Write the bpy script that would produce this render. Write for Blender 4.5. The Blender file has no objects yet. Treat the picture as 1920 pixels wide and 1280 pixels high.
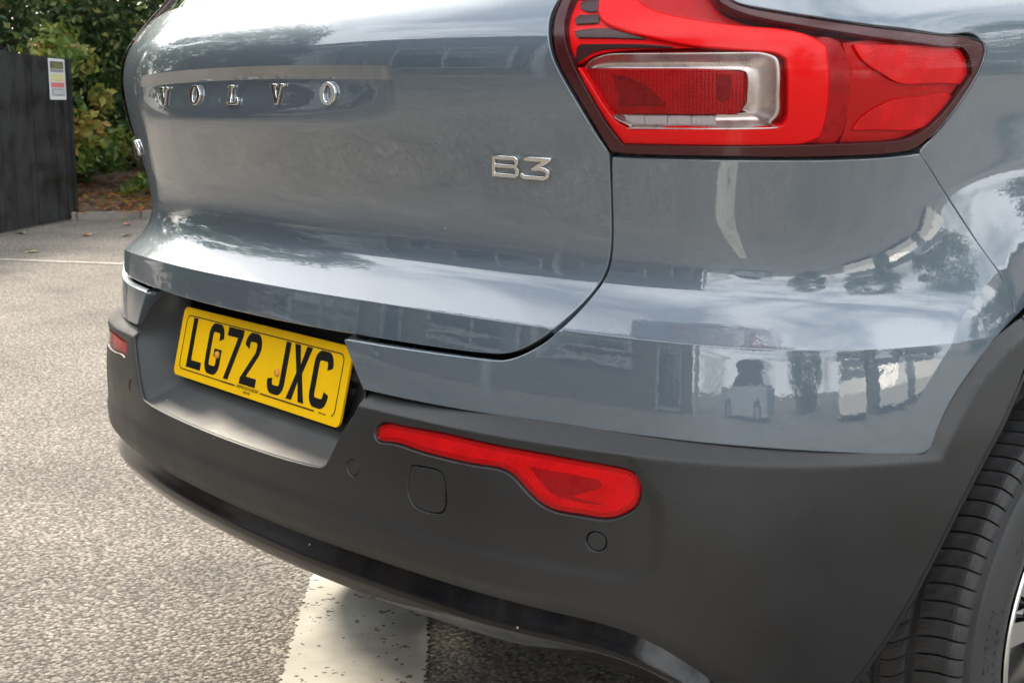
import bpy, math, random
import numpy as np
from mathutils import Vector, Matrix
from mathutils.geometry import delaunay_2d_cdt
R = math.radians
scene = bpy.context.scene
COL = scene.collection
random.seed(7)

# ------------------------------------------------------------------ camera
CAM = np.array([1.896, -.979, 1.072])
yaw, pitch, roll = R(142.41), R(9.30), R(.30)
fw = Vector((math.cos(yaw)*math.cos(pitch), math.sin(yaw)*math.cos(pitch), -math.sin(pitch)))
rt = fw.cross(Vector((0, 0, 1))).normalized()
dn = fw.cross(rt)
rt2 = rt*math.cos(roll) + dn*math.sin(roll)
dn2 = -rt*math.sin(roll) + dn*math.cos(roll)
cd = bpy.data.cameras.new('camera')
cam = bpy.data.objects.new('camera', cd)
COL.objects.link(cam)
cam.matrix_world = Matrix(((rt2.x, -dn2.x, -fw.x, CAM[0]), (rt2.y, -dn2.y, -fw.y, CAM[1]), (rt2.z, -dn2.z, -fw.z, CAM[2]), (0, 0, 0, 1)))
cd.sensor_width = 36
cd.lens = 2700/1920*36
cd.clip_start = .05
cd.clip_end = 600
cd.dof.use_dof = True
cd.dof.focus_distance = 2.15
cd.dof.aperture_fstop = 20
scene.camera = cam

# ------------------------------------------------------------------ sky, sun, exposure
SUN_AZ = Vector((-.985, .17, 0)).normalized()
SUN_EL = R(36)
world = bpy.data.worlds.new('World')
scene.world = world
world.use_nodes = True
wt = world.node_tree
wt.nodes.clear()
def wn(t, **k):
    n = wt.nodes.new(t)
    for a, b in k.items(): setattr(n, a, b)
    return n
out = wn('ShaderNodeOutputWorld')
bg = wn('ShaderNodeBackground')
bg.inputs[1].default_value = .10
sky = wn('ShaderNodeTexSky', sky_type='NISHITA')
sky.sun_disc = False
sky.sun_elevation = SUN_EL
sky.sun_rotation = math.atan2(SUN_AZ.x, SUN_AZ.y)
sky.air_density = 1.2
sky.dust_density = 2.5
tc = wn('ShaderNodeTexCoord')
sep = wn('ShaderNodeSeparateXYZ')
wt.links.new(tc.outputs['Generated'], sep.inputs[0])
zadd = wn('ShaderNodeMath', operation='ADD'); zadd.inputs[1].default_value = .22
zmax = wn('ShaderNodeMath', operation='MAXIMUM'); zmax.inputs[1].default_value = .05
wt.links.new(sep.outputs[2], zmax.inputs[0]); wt.links.new(zmax.outputs[0], zadd.inputs[0])
dv = wn('ShaderNodeVectorMath', operation='DIVIDE')
cz = wn('ShaderNodeCombineXYZ')
for i in range(3): wt.links.new(zadd.outputs[0], cz.inputs[i])
wt.links.new(tc.outputs['Generated'], dv.inputs[0]); wt.links.new(cz.outputs[0], dv.inputs[1])
nz = wn('ShaderNodeTexNoise'); nz.inputs['Scale'].default_value = 1.5; nz.inputs['Detail'].default_value = 4; nz.inputs['Roughness'].default_value = .58; nz.inputs['Distortion'].default_value = .5
wt.links.new(dv.outputs[0], nz.inputs['Vector'])
rp = wn('ShaderNodeValToRGB')
rp.color_ramp.elements[0].position = .36; rp.color_ramp.elements[0].color = (.30, .30, .30, 1)
rp.color_ramp.elements[1].position = .56; rp.color_ramp.elements[1].color = (.95, .95, .95, 1)
wt.links.new(nz.outputs['Fac'], rp.inputs[0])
mx = wn('ShaderNodeMix', data_type='RGBA')
mx.inputs['B'].default_value = (16.6, 17.0, 17.4, 1)
wt.links.new(rp.outputs['Color'], mx.inputs['Factor']); wt.links.new(sky.outputs[0], mx.inputs['A'])
wt.links.new(mx.outputs['Result'], bg.inputs[0]); wt.links.new(bg.outputs[0], out.inputs[0])

sl = bpy.data.lights.new('sun', 'SUN')
sl.energy = 3.6
sl.angle = R(14)
sl.color = (1, .90, .74)
so = bpy.data.objects.new('sun', sl)
COL.objects.link(so)
so.rotation_euler = (-(SUN_AZ*math.cos(SUN_EL) + Vector((0, 0, math.sin(SUN_EL))))).to_track_quat('-Z', 'Y').to_euler()
vs = scene.view_settings
vs.view_transform = 'Standard'
vs.look = 'None'
vs.gamma = 1
vs.exposure = .78
scene.render.engine = 'CYCLES'
scene.cycles.use_denoising = True
scene.cycles.max_bounces = 4
scene.cycles.diffuse_bounces = 2
scene.cycles.glossy_bounces = 3
scene.cycles.use_adaptive_sampling = True
scene.cycles.adaptive_threshold = .03
scene.cycles.transparent_max_bounces = 12
scene.cycles.caustics_reflective = False
scene.cycles.caustics_refractive = False
scene.cycles.sample_clamp_indirect = 6

# ------------------------------------------------------------------ material helper
def mat(name, base, rough=.5, metal=0., coat=0., coat_rough=.02, coat_ior=1.5, spec=.5, vary=0., vscale=8., bump=0., bscale=200., flake=0., specks=None, trans=0.):
    m = bpy.data.materials.new(name)
    m.use_nodes = True
    t = m.node_tree; N = t.nodes; L = t.links
    b = N['Principled BSDF']
    b.inputs['Base Color'].default_value = (*base, 1)
    b.inputs['Roughness'].default_value = rough
    b.inputs['Metallic'].default_value = metal
    b.inputs['Coat Weight'].default_value = coat
    b.inputs['Coat Roughness'].default_value = coat_rough
    b.inputs['Coat IOR'].default_value = coat_ior
    b.inputs['Specular IOR Level'].default_value = spec
    c = N.new('ShaderNodeTexCoord')
    col = None
    if vary:
        n = N.new('ShaderNodeTexNoise'); n.inputs['Scale'].default_value = vscale; n.inputs['Detail'].default_value = 3
        L.new(c.outputs['Object'], n.inputs['Vector'])
        r = N.new('ShaderNodeMapRange'); r.inputs[1].default_value = .3; r.inputs[2].default_value = .7; r.inputs[3].default_value = 1-vary; r.inputs[4].default_value = 1+vary
        L.new(n.outputs['Fac'], r.inputs[0])
        x = N.new('ShaderNodeVectorMath'); x.operation = 'SCALE'; x.inputs[0].default_value = base
        L.new(r.outputs[0], x.inputs['Scale'])
        col = x.outputs[0]
        r2 = N.new('ShaderNodeMapRange'); r2.inputs[1].default_value = .3; r2.inputs[2].default_value = .7; r2.inputs[3].default_value = max(rough*(1-vary), 0); r2.inputs[4].default_value = min(rough*(1+vary), 1)
        L.new(n.outputs['Fac'], r2.inputs[0]); L.new(r2.outputs[0], b.inputs['Roughness'])
    if flake:
        v = N.new('ShaderNodeTexVoronoi'); v.inputs['Scale'].default_value = 1400
        L.new(c.outputs['Object'], v.inputs['Vector'])
        x2 = N.new('ShaderNodeMix'); x2.data_type = 'RGBA'; x2.blend_type = 'MULTIPLY'
        x2.inputs['Factor'].default_value = flake
        if col: L.new(col, x2.inputs['A'])
        else: x2.inputs['A'].default_value = (*base, 1)
        mr = N.new('ShaderNodeMapRange'); mr.inputs[3].default_value = .4; mr.inputs[4].default_value = 1.6
        s2 = N.new('ShaderNodeSeparateColor'); L.new(v.outputs['Color'], s2.inputs[0]); L.new(s2.outputs[0], mr.inputs[0])
        L.new(mr.outputs[0], x2.inputs['B']); col = x2.outputs['Result']
    if specks:
        sc, thr, scol = specks
        v = N.new('ShaderNodeTexVoronoi'); v.inputs['Scale'].default_value = sc
        L.new(c.outputs['Object'], v.inputs['Vector'])
        lt = N.new('ShaderNodeMath'); lt.operation = 'LESS_THAN'; lt.inputs[1].default_value = .06
        L.new(v.outputs['Distance'], lt.inputs[0])
        s2 = N.new('ShaderNodeSeparateColor'); L.new(v.outputs['Color'], s2.inputs[0])
        gt = N.new('ShaderNodeMath'); gt.operation = 'GREATER_THAN'; gt.inputs[1].default_value = thr
        L.new(s2.outputs[0], gt.inputs[0])
        mu = N.new('ShaderNodeMath'); mu.operation = 'MULTIPLY'; L.new(lt.outputs[0], mu.inputs[0]); L.new(gt.outputs[0], mu.inputs[1])
        x3 = N.new('ShaderNodeMix'); x3.data_type = 'RGBA'; x3.inputs['B'].default_value = (*scol, 1)
        if col: L.new(col, x3.inputs['A'])
        else: x3.inputs['A'].default_value = (*base, 1)
        L.new(mu.outputs[0], x3.inputs['Factor']); col = x3.outputs['Result']
    if col: L.new(col, b.inputs['Base Color'])
    if bump:
        n = N.new('ShaderNodeTexNoise'); n.inputs['Scale'].default_value = bscale; n.inputs['Detail'].default_value = 3
        L.new(c.outputs['Object'], n.inputs['Vector'])
        k = N.new('ShaderNodeBump'); k.inputs['Strength'].default_value = bump; k.inputs['Distance'].default_value = .001
        L.new(n.outputs['Fac'], k.inputs['Height']); L.new(k.outputs[0], b.inputs['Normal'])
    return m
def lens_mat(name, tint, ior=1.5, rough=.015):
    m = bpy.data.materials.new(name); m.use_nodes = True
    t = m.node_tree; t.nodes.clear()
    o = t.nodes.new('ShaderNodeOutputMaterial'); x = t.nodes.new('ShaderNodeMixShader'); f = t.nodes.new('ShaderNodeFresnel'); f.inputs[0].default_value = ior
    a = t.nodes.new('ShaderNodeBsdfTransparent'); a.inputs[0].default_value = (*tint, 1)
    g = t.nodes.new('ShaderNodeBsdfGlossy'); g.inputs['Roughness'].default_value = rough; g.inputs[0].default_value = (1, 1, 1, 1)
    t.links.new(f.outputs[0], x.inputs[0]); t.links.new(a.outputs[0], x.inputs[1]); t.links.new(g.outputs[0], x.inputs[2]); t.links.new(x.outputs[0], o.inputs[0])
    return m
def uv_pat(m, scale, rot=45, stretch=(1, 1, 1)):
    t = m.node_tree; N = t.nodes; L = t.links
    u = N.new('ShaderNodeUVMap'); mp = N.new('ShaderNodeMapping'); mp.inputs['Scale'].default_value = stretch; mp.inputs['Rotation'].default_value = (0, 0, R(rot))
    v = N.new('ShaderNodeTexVoronoi'); v.voronoi_dimensions = '2D'; v.inputs['Scale'].default_value = scale; v.inputs['Randomness'].default_value = 0
    L.new(u.outputs[0], mp.inputs[0]); L.new(mp.outputs[0], v.inputs['Vector'])
    return v
def cell_mat(name, base, dark, scale, rough=.2, strength=.8, stretch=(1, 1, 1), rot=45):
    """moulded prism optic: a regular field of tiny facets"""
    m = mat(name, base, rough, spec=.3)
    t = m.node_tree; N = t.nodes; L = t.links; b = N['Principled BSDF']
    v = uv_pat(m, scale, rot, stretch)
    r = N.new('ShaderNodeValToRGB'); r.color_ramp.elements[0].color = (*base, 1); r.color_ramp.elements[1].color = (*dark, 1)
    r.color_ramp.elements[0].position = .25; r.color_ramp.elements[1].position = .65
    n = N.new('ShaderNodeTexNoise'); n.inputs['Scale'].default_value = 45; n.inputs['Detail'].default_value = 2
    c = N.new('ShaderNodeTexCoord'); L.new(c.outputs['Object'], n.inputs['Vector'])
    mr = N.new('ShaderNodeMapRange'); mr.inputs[1].default_value = .35; mr.inputs[2].default_value = .65; mr.inputs[3].default_value = .86; mr.inputs[4].default_value = 1.06; L.new(n.outputs['Fac'], mr.inputs[0])
    sc = N.new('ShaderNodeVectorMath'); sc.operation = 'SCALE'; L.new(mr.outputs[0], sc.inputs['Scale'])
    L.new(v.outputs['Distance'], r.inputs[0]); L.new(r.outputs[0], sc.inputs[0]); L.new(sc.outputs[0], b.inputs['Base Color'])
    k = N.new('ShaderNodeBump'); k.inputs['Strength'].default_value = strength; k.inputs['Distance'].default_value = .0008; k.invert = True
    L.new(v.outputs['Distance'], k.inputs['Height']); L.new(k.outputs[0], b.inputs['Normal'])
    return m
M = {}
M['paint'] = mat('blue_grey_paint', (.108, .146, .186), .45, metal=.4, coat=1, coat_rough=.014, coat_ior=2.1, flake=.14, specks=(34, .985, (.5, .48, .43)))
_pt = M['paint'].node_tree; _n = _pt.nodes.new('ShaderNodeTexNoise'); _n.inputs['Scale'].default_value = 170; _n.inputs['Detail'].default_value = 1      # orange peel
_c = _pt.nodes.new('ShaderNodeTexCoord'); _pt.links.new(_c.outputs['Object'], _n.inputs['Vector']); _k = _pt.nodes.new('ShaderNodeBump'); _k.inputs['Strength'].default_value = .05; _k.inputs['Distance'].default_value = .0006
_pt.links.new(_n.outputs['Fac'], _k.inputs['Height']); _pt.links.new(_k.outputs[0], _pt.nodes['Principled BSDF'].inputs['Coat Normal'])
M['plastic'] = mat('black_grained_plastic', (.0124, .0130, .0142), .43, spec=.62, vary=.22, vscale=7, bump=.45, bscale=900, specks=(30, .93, (.36, .35, .32)))
M['plastic_dark'] = mat('dark_smooth_plastic', (.016, .017, .019), .40, spec=.6, bump=.15, bscale=1500)
M['gloss'] = mat('gloss_black_trim', (.005, .005, .006), .11, specks=(40, .93, (.4, .38, .34)))
M['rubber'] = mat('black_seal_rubber', (.008, .008, .008), .7)
M['chrome'] = mat('chrome', (.80, .80, .79), .09, metal=1)
M['glass'] = mat('dark_window_glass', (.006, .008, .008), .03, coat=1, coat_rough=.005, coat_ior=1.6)
M['lens'] = lens_mat('clear_lens', (1, .95, .95), 1.17)
M['lens_red'] = lens_mat('red_lens', (1, .30, .30))
M['red'] = mat('bright_red_light_guide', (.95, .001, .004), .30, spec=.2, coat=.3, coat_rough=.03)
M['red_mid'] = mat('deep_red_moulding', (.50, .0015, .004), .30, spec=.2, coat=.3, coat_rough=.03)
M['maroon'] = mat('dark_maroon_moulding', (.058, .0025, .005), .25, coat=.3, coat_rough=.02)
M['dark_cell'] = mat('dark_smoked_cell', (.040, .010, .012), .25, coat=.3)
M['red_cells'] = cell_mat('red_reflector_facets', (.95, .003, .008), (.52, .002, .005), 330, strength=.5)
M['prism'] = cell_mat('red_prism_block', (.50, .004, .008), (.20, .003, .006), 210, stretch=(1, 1.8, 1), rot=0, strength=.5)
M['silver'] = mat('brushed_silver_reflector', (.62, .60, .58), .30, metal=.85, vary=.15, vscale=60)
M['frost'] = mat('frosted_clear_optic', (.56, .57, .59), .30, coat=.6)
_v = uv_pat(M['frost'], 480, 0, (1, .02, 1)); _k = M['frost'].node_tree.nodes.new('ShaderNodeBump'); _k.inputs['Strength'].default_value = 1; _k.inputs['Distance'].default_value = .0012
M['frost'].node_tree.links.new(_v.outputs['Distance'], _k.inputs['Height']); M['frost'].node_tree.links.new(_k.outputs[0], M['frost'].node_tree.nodes['Principled BSDF'].inputs['Normal'])
M['yellow'] = mat('yellow_reflective_sheet', (.95, .56, .002), .35, spec=.2, coat=.08, coat_rough=.03, vary=.03, vscale=14)
M['print'] = mat('black_print', (.008, .008, .008), .35, spec=.15)
M['print_brown'] = mat('dark_border_print', (.055, .018, .004), .4)
M['screwcap'] = mat('orange_yellow_plastic_cap', (.80, .36, .05), .4)
M['tyre'] = mat('tyre_rubber', (.040, .040, .041), .62, vary=.40, vscale=40, bump=.3, bscale=700, specks=(90, .80, (.20, .19, .17)))
M['tyre_side'] = mat('tyre_sidewall', (.036, .036, .037), .58, vary=.2, vscale=20)
M['alloy'] = mat('machined_alloy', (.78, .77, .75), .22, metal=.9)
M['under'] = mat('underbody_black', (.012, .012, .012), .8)

# ------------------------------------------------------------------ object helpers
def link(name, me, m, parent=None):
    o = bpy.data.objects.new(name, me)
    if m is not None: me.materials.append(m)
    COL.objects.link(o)
    if parent is not None: o.parent = parent
    return o
def empty(name, loc=(0, 0, 0), rz=0):
    o = bpy.data.objects.new(name, None); COL.objects.link(o); o.location = loc; o.rotation_euler.z = rz; o.empty_display_size = .1
    return o
def tag(o, label=None, cat=None, group=None, kind=None):
    for k, v in (('label', label), ('category', cat), ('group', group), ('kind', kind)):
        if v: o[k] = v
    return o
def pyd(name, verts, faces, m, parent=None, smooth=True, normals=None):
    me = bpy.data.meshes.new(name)
    me.from_pydata([tuple(map(float, v)) for v in verts], [], [tuple(map(int, f)) for f in faces])
    if smooth: me.shade_smooth()
    if normals is not None: me.normals_split_custom_set_from_vertices([tuple(map(float, n)) for n in normals])
    return link(name, me, m, parent)
class MB:
    """collects boxes / tubes into one mesh"""
    def __init__(s): s.v = []; s.f = []
    def add(s, vs, fs):
        o = len(s.v); s.v += [tuple(map(float, v)) for v in vs]; s.f += [tuple(i+o for i in f) for f in fs]; return s
    def box(s, a, b, mtx=None):
        (x0, y0, z0), (x1, y1, z1) = a, b
        vs = [(x0, y0, z0), (x1, y0, z0), (x1, y1, z0), (x0, y1, z0), (x0, y0, z1), (x1, y0, z1), (x1, y1, z1), (x0, y1, z1)]
        if mtx is not None: vs = [tuple(mtx @ Vector(v)) for v in vs]
        return s.add(vs, [(0, 3, 2, 1), (4, 5, 6, 7), (0, 1, 5, 4), (1, 2, 6, 5), (2, 3, 7, 6), (3, 0, 4, 7)])
    def tube(s, pts, rad, k=8):
        pts = [Vector(p) for p in pts]; rings = []
        for i, p in enumerate(pts):
            d = (pts[min(i+1, len(pts)-1)] - pts[max(i-1, 0)]).normalized()
            u = d.cross(Vector((0, 0, 1)) if abs(d.z) < .9 else Vector((1, 0, 0))).normalized(); w = d.cross(u)
            r = rad[i] if hasattr(rad, '__len__') else rad
            rings.append([p + (u*math.cos(2*math.pi*j/k) + w*math.sin(2*math.pi*j/k))*r for j in range(k)])
        vs = [tuple(v) for r in rings for v in r]; fs = []
        for i in range(len(rings)-1):
            for j in range(k): fs.append((i*k+j, i*k+(j+1) % k, (i+1)*k+(j+1) % k, (i+1)*k+j))
        fs.append(tuple(range(k))[::-1]); fs.append(tuple(range((len(rings)-1)*k, len(rings)*k)))
        return s.add(vs, fs)
    def build(s, name, m, parent=None, smooth=False, bevel=0):
        o = pyd(name, s.v, s.f, m, parent, smooth)
        if bevel:
            md = o.modifiers.new('bevel', 'BEVEL'); md.width = bevel; md.segments = 2; md.limit_method = 'ANGLE'
        return o
M['red_dark'] = mat('dark_red_optic', (.22, .003, .006), .3, spec=.3, vary=.25, vscale=90)
M['red_shade'] = mat('deeper_red_optic', (.40, .003, .007), .28, spec=.3, vary=.15, vscale=60)

# ================================================================== the setting
def asphalt_mat():
    m = bpy.data.materials.new('worn_asphalt'); m.use_nodes = True
    t = m.node_tree; N = t.nodes; L = t.links; b = N['Principled BSDF']
    c = N.new('ShaderNodeTexCoord')
    wp = N.new('ShaderNodeTexNoise'); wp.inputs['Scale'].default_value = 45; wp.inputs['Detail'].default_value = 2
    L.new(c.outputs['Object'], wp.inputs['Vector'])
    ad = N.new('ShaderNodeVectorMath'); ad.operation = 'MULTIPLY_ADD'; ad.inputs[1].default_value = (.012, .012, .012)
    L.new(wp.outputs['Color'], ad.inputs[0]); L.new(c.outputs['Object'], ad.inputs[2])
    v = N.new('ShaderNodeTexVoronoi'); v.inputs['Scale'].default_value = 98; L.new(ad.outputs[0], v.inputs['Vector'])
    v2 = N.new('ShaderNodeTexVoronoi'); v2.inputs['Scale'].default_value = 230; L.new(ad.outputs[0], v2.inputs['Vector'])
    s = N.new('ShaderNodeSeparateColor'); L.new(v.outputs['Color'], s.inputs[0])
    stone = N.new('ShaderNodeValToRGB'); e = stone.color_ramp.elements
    e[0].position = 0; e[0].color = (.124, .108, .091, 1); e[1].position = 1; e[1].color = (.365, .325, .27, 1)
    for p, q in ((.3, (.182, .159, .134, 1)), (.55, (.246, .215, .179, 1)), (.8, (.28, .245, .207, 1))):
        k = e.new(p); k.color = q
    L.new(s.outputs[0], stone.inputs[0])
    gap = N.new('ShaderNodeMapRange'); gap.inputs[1].default_value = .42; gap.inputs[2].default_value = .72; L.new(v.outputs['Distance'], gap.inputs[0])
    mixg = N.new('ShaderNodeMix'); mixg.data_type = 'RGBA'; mixg.inputs['B'].default_value = (.068, .057, .047, 1)
    L.new(gap.outputs[0], mixg.inputs['Factor']); L.new(stone.outputs[0], mixg.inputs['A'])
    big = N.new('ShaderNodeTexNoise'); big.inputs['Scale'].default_value = 1.3; big.inputs['Detail'].default_value = 5; L.new(c.outputs['Object'], big.inputs['Vector'])
    br = N.new('ShaderNodeMapRange'); br.inputs[1].default_value = .3; br.inputs[2].default_value = .7; br.inputs[3].default_value = .80; br.inputs[4].default_value = 1.34; L.new(big.outputs['Fac'], br.inputs[0])
    sc = N.new('ShaderNodeVectorMath'); sc.operation = 'SCALE'; L.new(mixg.outputs['Result'], sc.inputs[0]); L.new(br.outputs[0], sc.inputs['Scale'])
    st = N.new('ShaderNodeTexVoronoi'); st.inputs['Scale'].default_value = .9; st.inputs['Randomness'].default_value = 1
    wv = N.new('ShaderNodeVectorMath'); wv.operation = 'MULTIPLY_ADD'; wv.inputs[1].default_value = (.5, .5, .5); L.new(big.outputs['Color'], wv.inputs[0]); L.new(c.outputs['Object'], wv.inputs[2]); L.new(wv.outputs[0], st.inputs['Vector'])
    sm = N.new('ShaderNodeMapRange'); sm.inputs[1].default_value = .06; sm.inputs[2].default_value = .22; sm.inputs[3].default_value = .72; sm.inputs[4].default_value = 1; L.new(st.outputs['Distance'], sm.inputs[0])
    s3 = N.new('ShaderNodeVectorMath'); s3.operation = 'SCALE'; L.new(sc.outputs[0], s3.inputs[0]); L.new(sm.outputs[0], s3.inputs['Scale'])
    L.new(s3.outputs[0], b.inputs['Base Color']); b.inputs['Roughness'].default_value = .85
    h = N.new('ShaderNodeMath'); h.operation = 'MULTIPLY_ADD'; h.inputs[1].default_value = .35; L.new(v2.outputs['Distance'], h.inputs[0]); L.new(v.outputs['Distance'], h.inputs[2])
    hr = N.new('ShaderNodeMath'); hr.operation = 'MULTIPLY_ADD'; hr.inputs[1].default_value = -.5
    L.new(s.outputs[1], hr.inputs[0]); L.new(h.outputs[0], hr.inputs[2])
    k = N.new('ShaderNodeBump'); k.inputs['Strength'].default_value = 1; k.inputs['Distance'].default_value = .0055; k.invert = True
    L.new(hr.outputs[0], k.inputs['Height']); L.new(k.outputs[0], b.inputs['Normal'])
    return m
def line_mat():
    m = mat('worn_white_line_paint', (.62, .57, .46), .75, bump=.6, bscale=160)
    t = m.node_tree; N = t.nodes; L = t.links; b = N['Principled BSDF']
    c = N.new('ShaderNodeTexCoord')
    n = N.new('ShaderNodeTexNoise'); n.inputs['Scale'].default_value = 7; n.inputs['Detail'].default_value = 8; L.new(c.outputs['Object'], n.inputs['Vector'])
    v = N.new('ShaderNodeTexVoronoi'); v.inputs['Scale'].default_value = 120; L.new(c.outputs['Object'], v.inputs['Vector'])
    r = N.new('ShaderNodeValToRGB'); r.color_ramp.elements[0].color = (.36, .335, .28, 1); r.color_ramp.elements[1].color = (.54, .515, .45, 1)
    r.color_ramp.elements[0].position = .33; r.color_ramp.elements[1].position = .62; L.new(n.outputs['Fac'], r.inputs[0])
    s = N.new('ShaderNodeSeparateColor'); L.new(v.outputs['Color'], s.inputs[0])
    n2 = N.new('ShaderNodeTexNoise'); n2.inputs['Scale'].default_value = 22; n2.inputs['Detail'].default_value = 4; L.new(c.outputs['Object'], n2.inputs['Vector'])
    a = N.new('ShaderNodeMath'); a.operation = 'MULTIPLY'; L.new(s.outputs[0], a.inputs[0]); L.new(n2.outputs['Fac'], a.inputs[1])
    g = N.new('ShaderNodeMath'); g.operation = 'GREATER_THAN'; g.inputs[1].default_value = .525; L.new(a.outputs[0], g.inputs[0])
    x = N.new('ShaderNodeMix'); x.data_type = 'RGBA'; x.inputs['B'].default_value = (.10, .085, .07, 1)
    L.new(g.outputs[0], x.inputs['Factor']); L.new(r.outputs[0], x.inputs['A']); L.new(x.outputs['Result'], b.inputs['Base Color'])
    return m
tag(pyd('ground', [(-150, -150, 0), (150, -150, 0), (150, 150, 0), (-150, 150, 0)], [(0, 1, 2, 3)], asphalt_mat(), smooth=False), kind='structure')
LM = line_mat()
def ground_line(name, a, b, w, jag=.006, z=.004):
    a = Vector((*a, 0)); b = Vector((*b, 0)); d = (b-a).normalized(); n = Vector((-d.y, d.x, 0)); k = max(int((b-a).length/.007), 2)
    k = min(k, 1500); vs = []; fs = []; rr = random.Random(3)
    for i in range(k+1):
        p = a.lerp(b, i/k)
        vs += [p + n*(w/2 + rr.uniform(-jag, jag)) + Vector((0, 0, z)), p - n*(w/2 + rr.uniform(-jag, jag)) + Vector((0, 0, z))]
        if i: fs.append((2*i-2, 2*i-1, 2*i+1, 2*i))
    return tag(pyd(name, vs, fs, LM, smooth=False), kind='structure')
_u = Vector((.817, -.577)); _c = Vector((-.615, .553))
ground_line('painted_bay_line', _c - _u*1.4, _c + _u*5.0, .275)
_u = Vector((.838, .545)); _c = Vector((-8.49, 2.39))
LM = mat('faded_line_paint', (.30, .27, .225), .8, vary=.45, vscale=9, bump=.6, bscale=120)
ground_line('painted_edge_line', _c - _u*7, _c + _u*9, .085, .025)

# black close-boarded fence: boards stand one by one on a line receding to the right
BOARD = mat('black_stained_boards', (.011, .0115, .012), .62, vary=.4, vscale=4, bump=.4, bscale=90)
FA = Vector((-11.79, 4.175)); FD = (Vector((-10.577, 3.079)) - FA).normalized()
fence = tag(empty('board_fence', (FA.x, FA.y, 0), math.atan2(FD.y, FD.x)), 'black vertical board fence with a dipping top edge left of the hedge', 'fence')
def fence_top(x): return 1.535 + .045*max(0, (x-.45)/1.2)**2.0
for i in range(44):
    x0 = i*.118; t0, t1 = fence_top(x0), fence_top(x0+.116); rr = random.Random(i); dy = rr.uniform(-.006, .006)
    MB().add([(x0, dy, .015), (x0+.116, dy, .015), (x0+.116, dy+.02, .015), (x0, dy+.02, .015), (x0, dy, t0), (x0+.116, dy, t1), (x0+.116, dy+.02, t1), (x0, dy+.02, t0)],
             [(0, 3, 2, 1), (4, 5, 6, 7), (0, 1, 5, 4), (1, 2, 6, 5), (2, 3, 7, 6), (3, 0, 4, 7)]).build('board', BOARD, fence)
for z in (.3, 1.3): MB().box((0, -.04, z), (5.2, -.003, z+.08)).build('rail', BOARD, fence)
MB().box((-.07, -.05, 0), (-.002, .045, 1.53)).build('post', BOARD, fence)

# notice board on the fence's end (rows of small print, too blurred to read)
sign = tag(empty('notice_sign', (FA.x, FA.y, 0), math.atan2(FD.y, FD.x)), 'small white notice with olive, yellow and red bands fixed to the fence end', 'sign')
def band(name, x0, x1, z0, z1, c, y):
    MB().box((x0, y, z0), (x1, y+.001, z1)).build(name, mat(name+'_ink', c, .5, vary=.25, vscale=60), sign)
MB().box((.05, .024, 1.145), (.44, .030, 1.525)).build('panel', mat('white_sign_panel', (.62, .63, .64), .4), sign, bevel=.004)
band('olive_band', .09, .41, 1.43, 1.50, (.10, .10, .05), .0305)
band('grey_text_band', .09, .41, 1.40, 1.424, (.22, .22, .26), .0305)
band('yellow_band', .085, .41, 1.315, 1.385, (.55, .52, .28), .0305)
band('red_band', .085, .41, 1.26, 1.305, (.55, .17, .18), .0305)
band('grey_box', .09, .39, 1.185, 1.25, (.20, .21, .22), .0305)
band('white_box', .105, .375, 1.193, 1.242, (.42, .44, .46), .032)
for i in range(3): band('text_line', .115, .38-.05*(i % 2), 1.437+.018*i, 1.443+.018*i, (.30, .29, .16), .032)

# soil bank behind the fence and its kerb edging
def bank():
    vs = []; fs = []; rr = random.Random(5); nx, ny = 60, 20
    P0 = Vector((-13.9, -2.6)); D1 = Vector((.30, .954)); D2 = Vector((-.954, .30))
    for i in range(nx+1):
        for j in range(ny+1):
            p = P0 + D1*(i*.28) + D2*(j*.3)
            h = .05 + .40*(1-math.exp(-j*.16)) + rr.uniform(-.03, .03)
            vs.append((p.x, p.y, h if j else .005))
    for i in range(nx):
        for j in range(ny):
            a = i*(ny+1)+j; fs.append((a, a+1, a+ny+2, a+ny+1))
    o = pyd('soil_bank', vs, fs, mat('leafy_brown_soil', (.075, .045, .030), .95, vary=.6, vscale=9, bump=1, bscale=30))
    return tag(o, kind='structure')
bank()
kr = random.Random(2); KM = mat('grey_kerb_stone', (.26, .24, .21), .85, vary=.2, vscale=6, bump=.6, bscale=60)
K0 = Vector((-13.0, .2)); KD = Vector((.30, .954)); kerb = tag(empty('kerb_edging', (K0.x, K0.y, 0), math.atan2(KD.y, KD.x)), 'low grey kerb edging at the foot of the hedge', 'kerb')
for i in range(16): MB().box((i*.60, -.03, -.02), (i*.60+.594, .03, .075+kr.uniform(-.006, .006))).build('kerb_stone', KM, kerb, bevel=.008)

# shrubs of the hedge
def leaf_mat(name, cols):
    m = bpy.data.materials.new(name); m.use_nodes = True
    t = m.node_tree; N = t.nodes; L = t.links; b = N['Principled BSDF']
    a = N.new('ShaderNodeAttribute'); a.attribute_name = 'tone'
    r = N.new('ShaderNodeValToRGB'); e = r.color_ramp.elements
    e[0].position = 0; e[0].color = (*cols[0], 1); e[1].position = 1; e[1].color = (*cols[-1], 1)
    for i, c in enumerate(cols[1:-1]): k = e.new((i+1)/(len(cols)-1)); k.color = (*c, 1)
    L.new(a.outputs['Fac'], r.inputs[0]); L.new(r.outputs[0], b.inputs['Base Color']); b.inputs['Roughness'].default_value = .45
    tr = N.new('ShaderNodeBsdfTranslucent'); L.new(r.outputs[0], tr.inputs[0]); mx = N.new('ShaderNodeMixShader'); mx.inputs[0].default_value = .45
    o = N['Material Output']; L.new(b.outputs[0], mx.inputs[1]); L.new(tr.outputs[0], mx.inputs[2]); L.new(mx.outputs[0], o.inputs[0])
    return m
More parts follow.
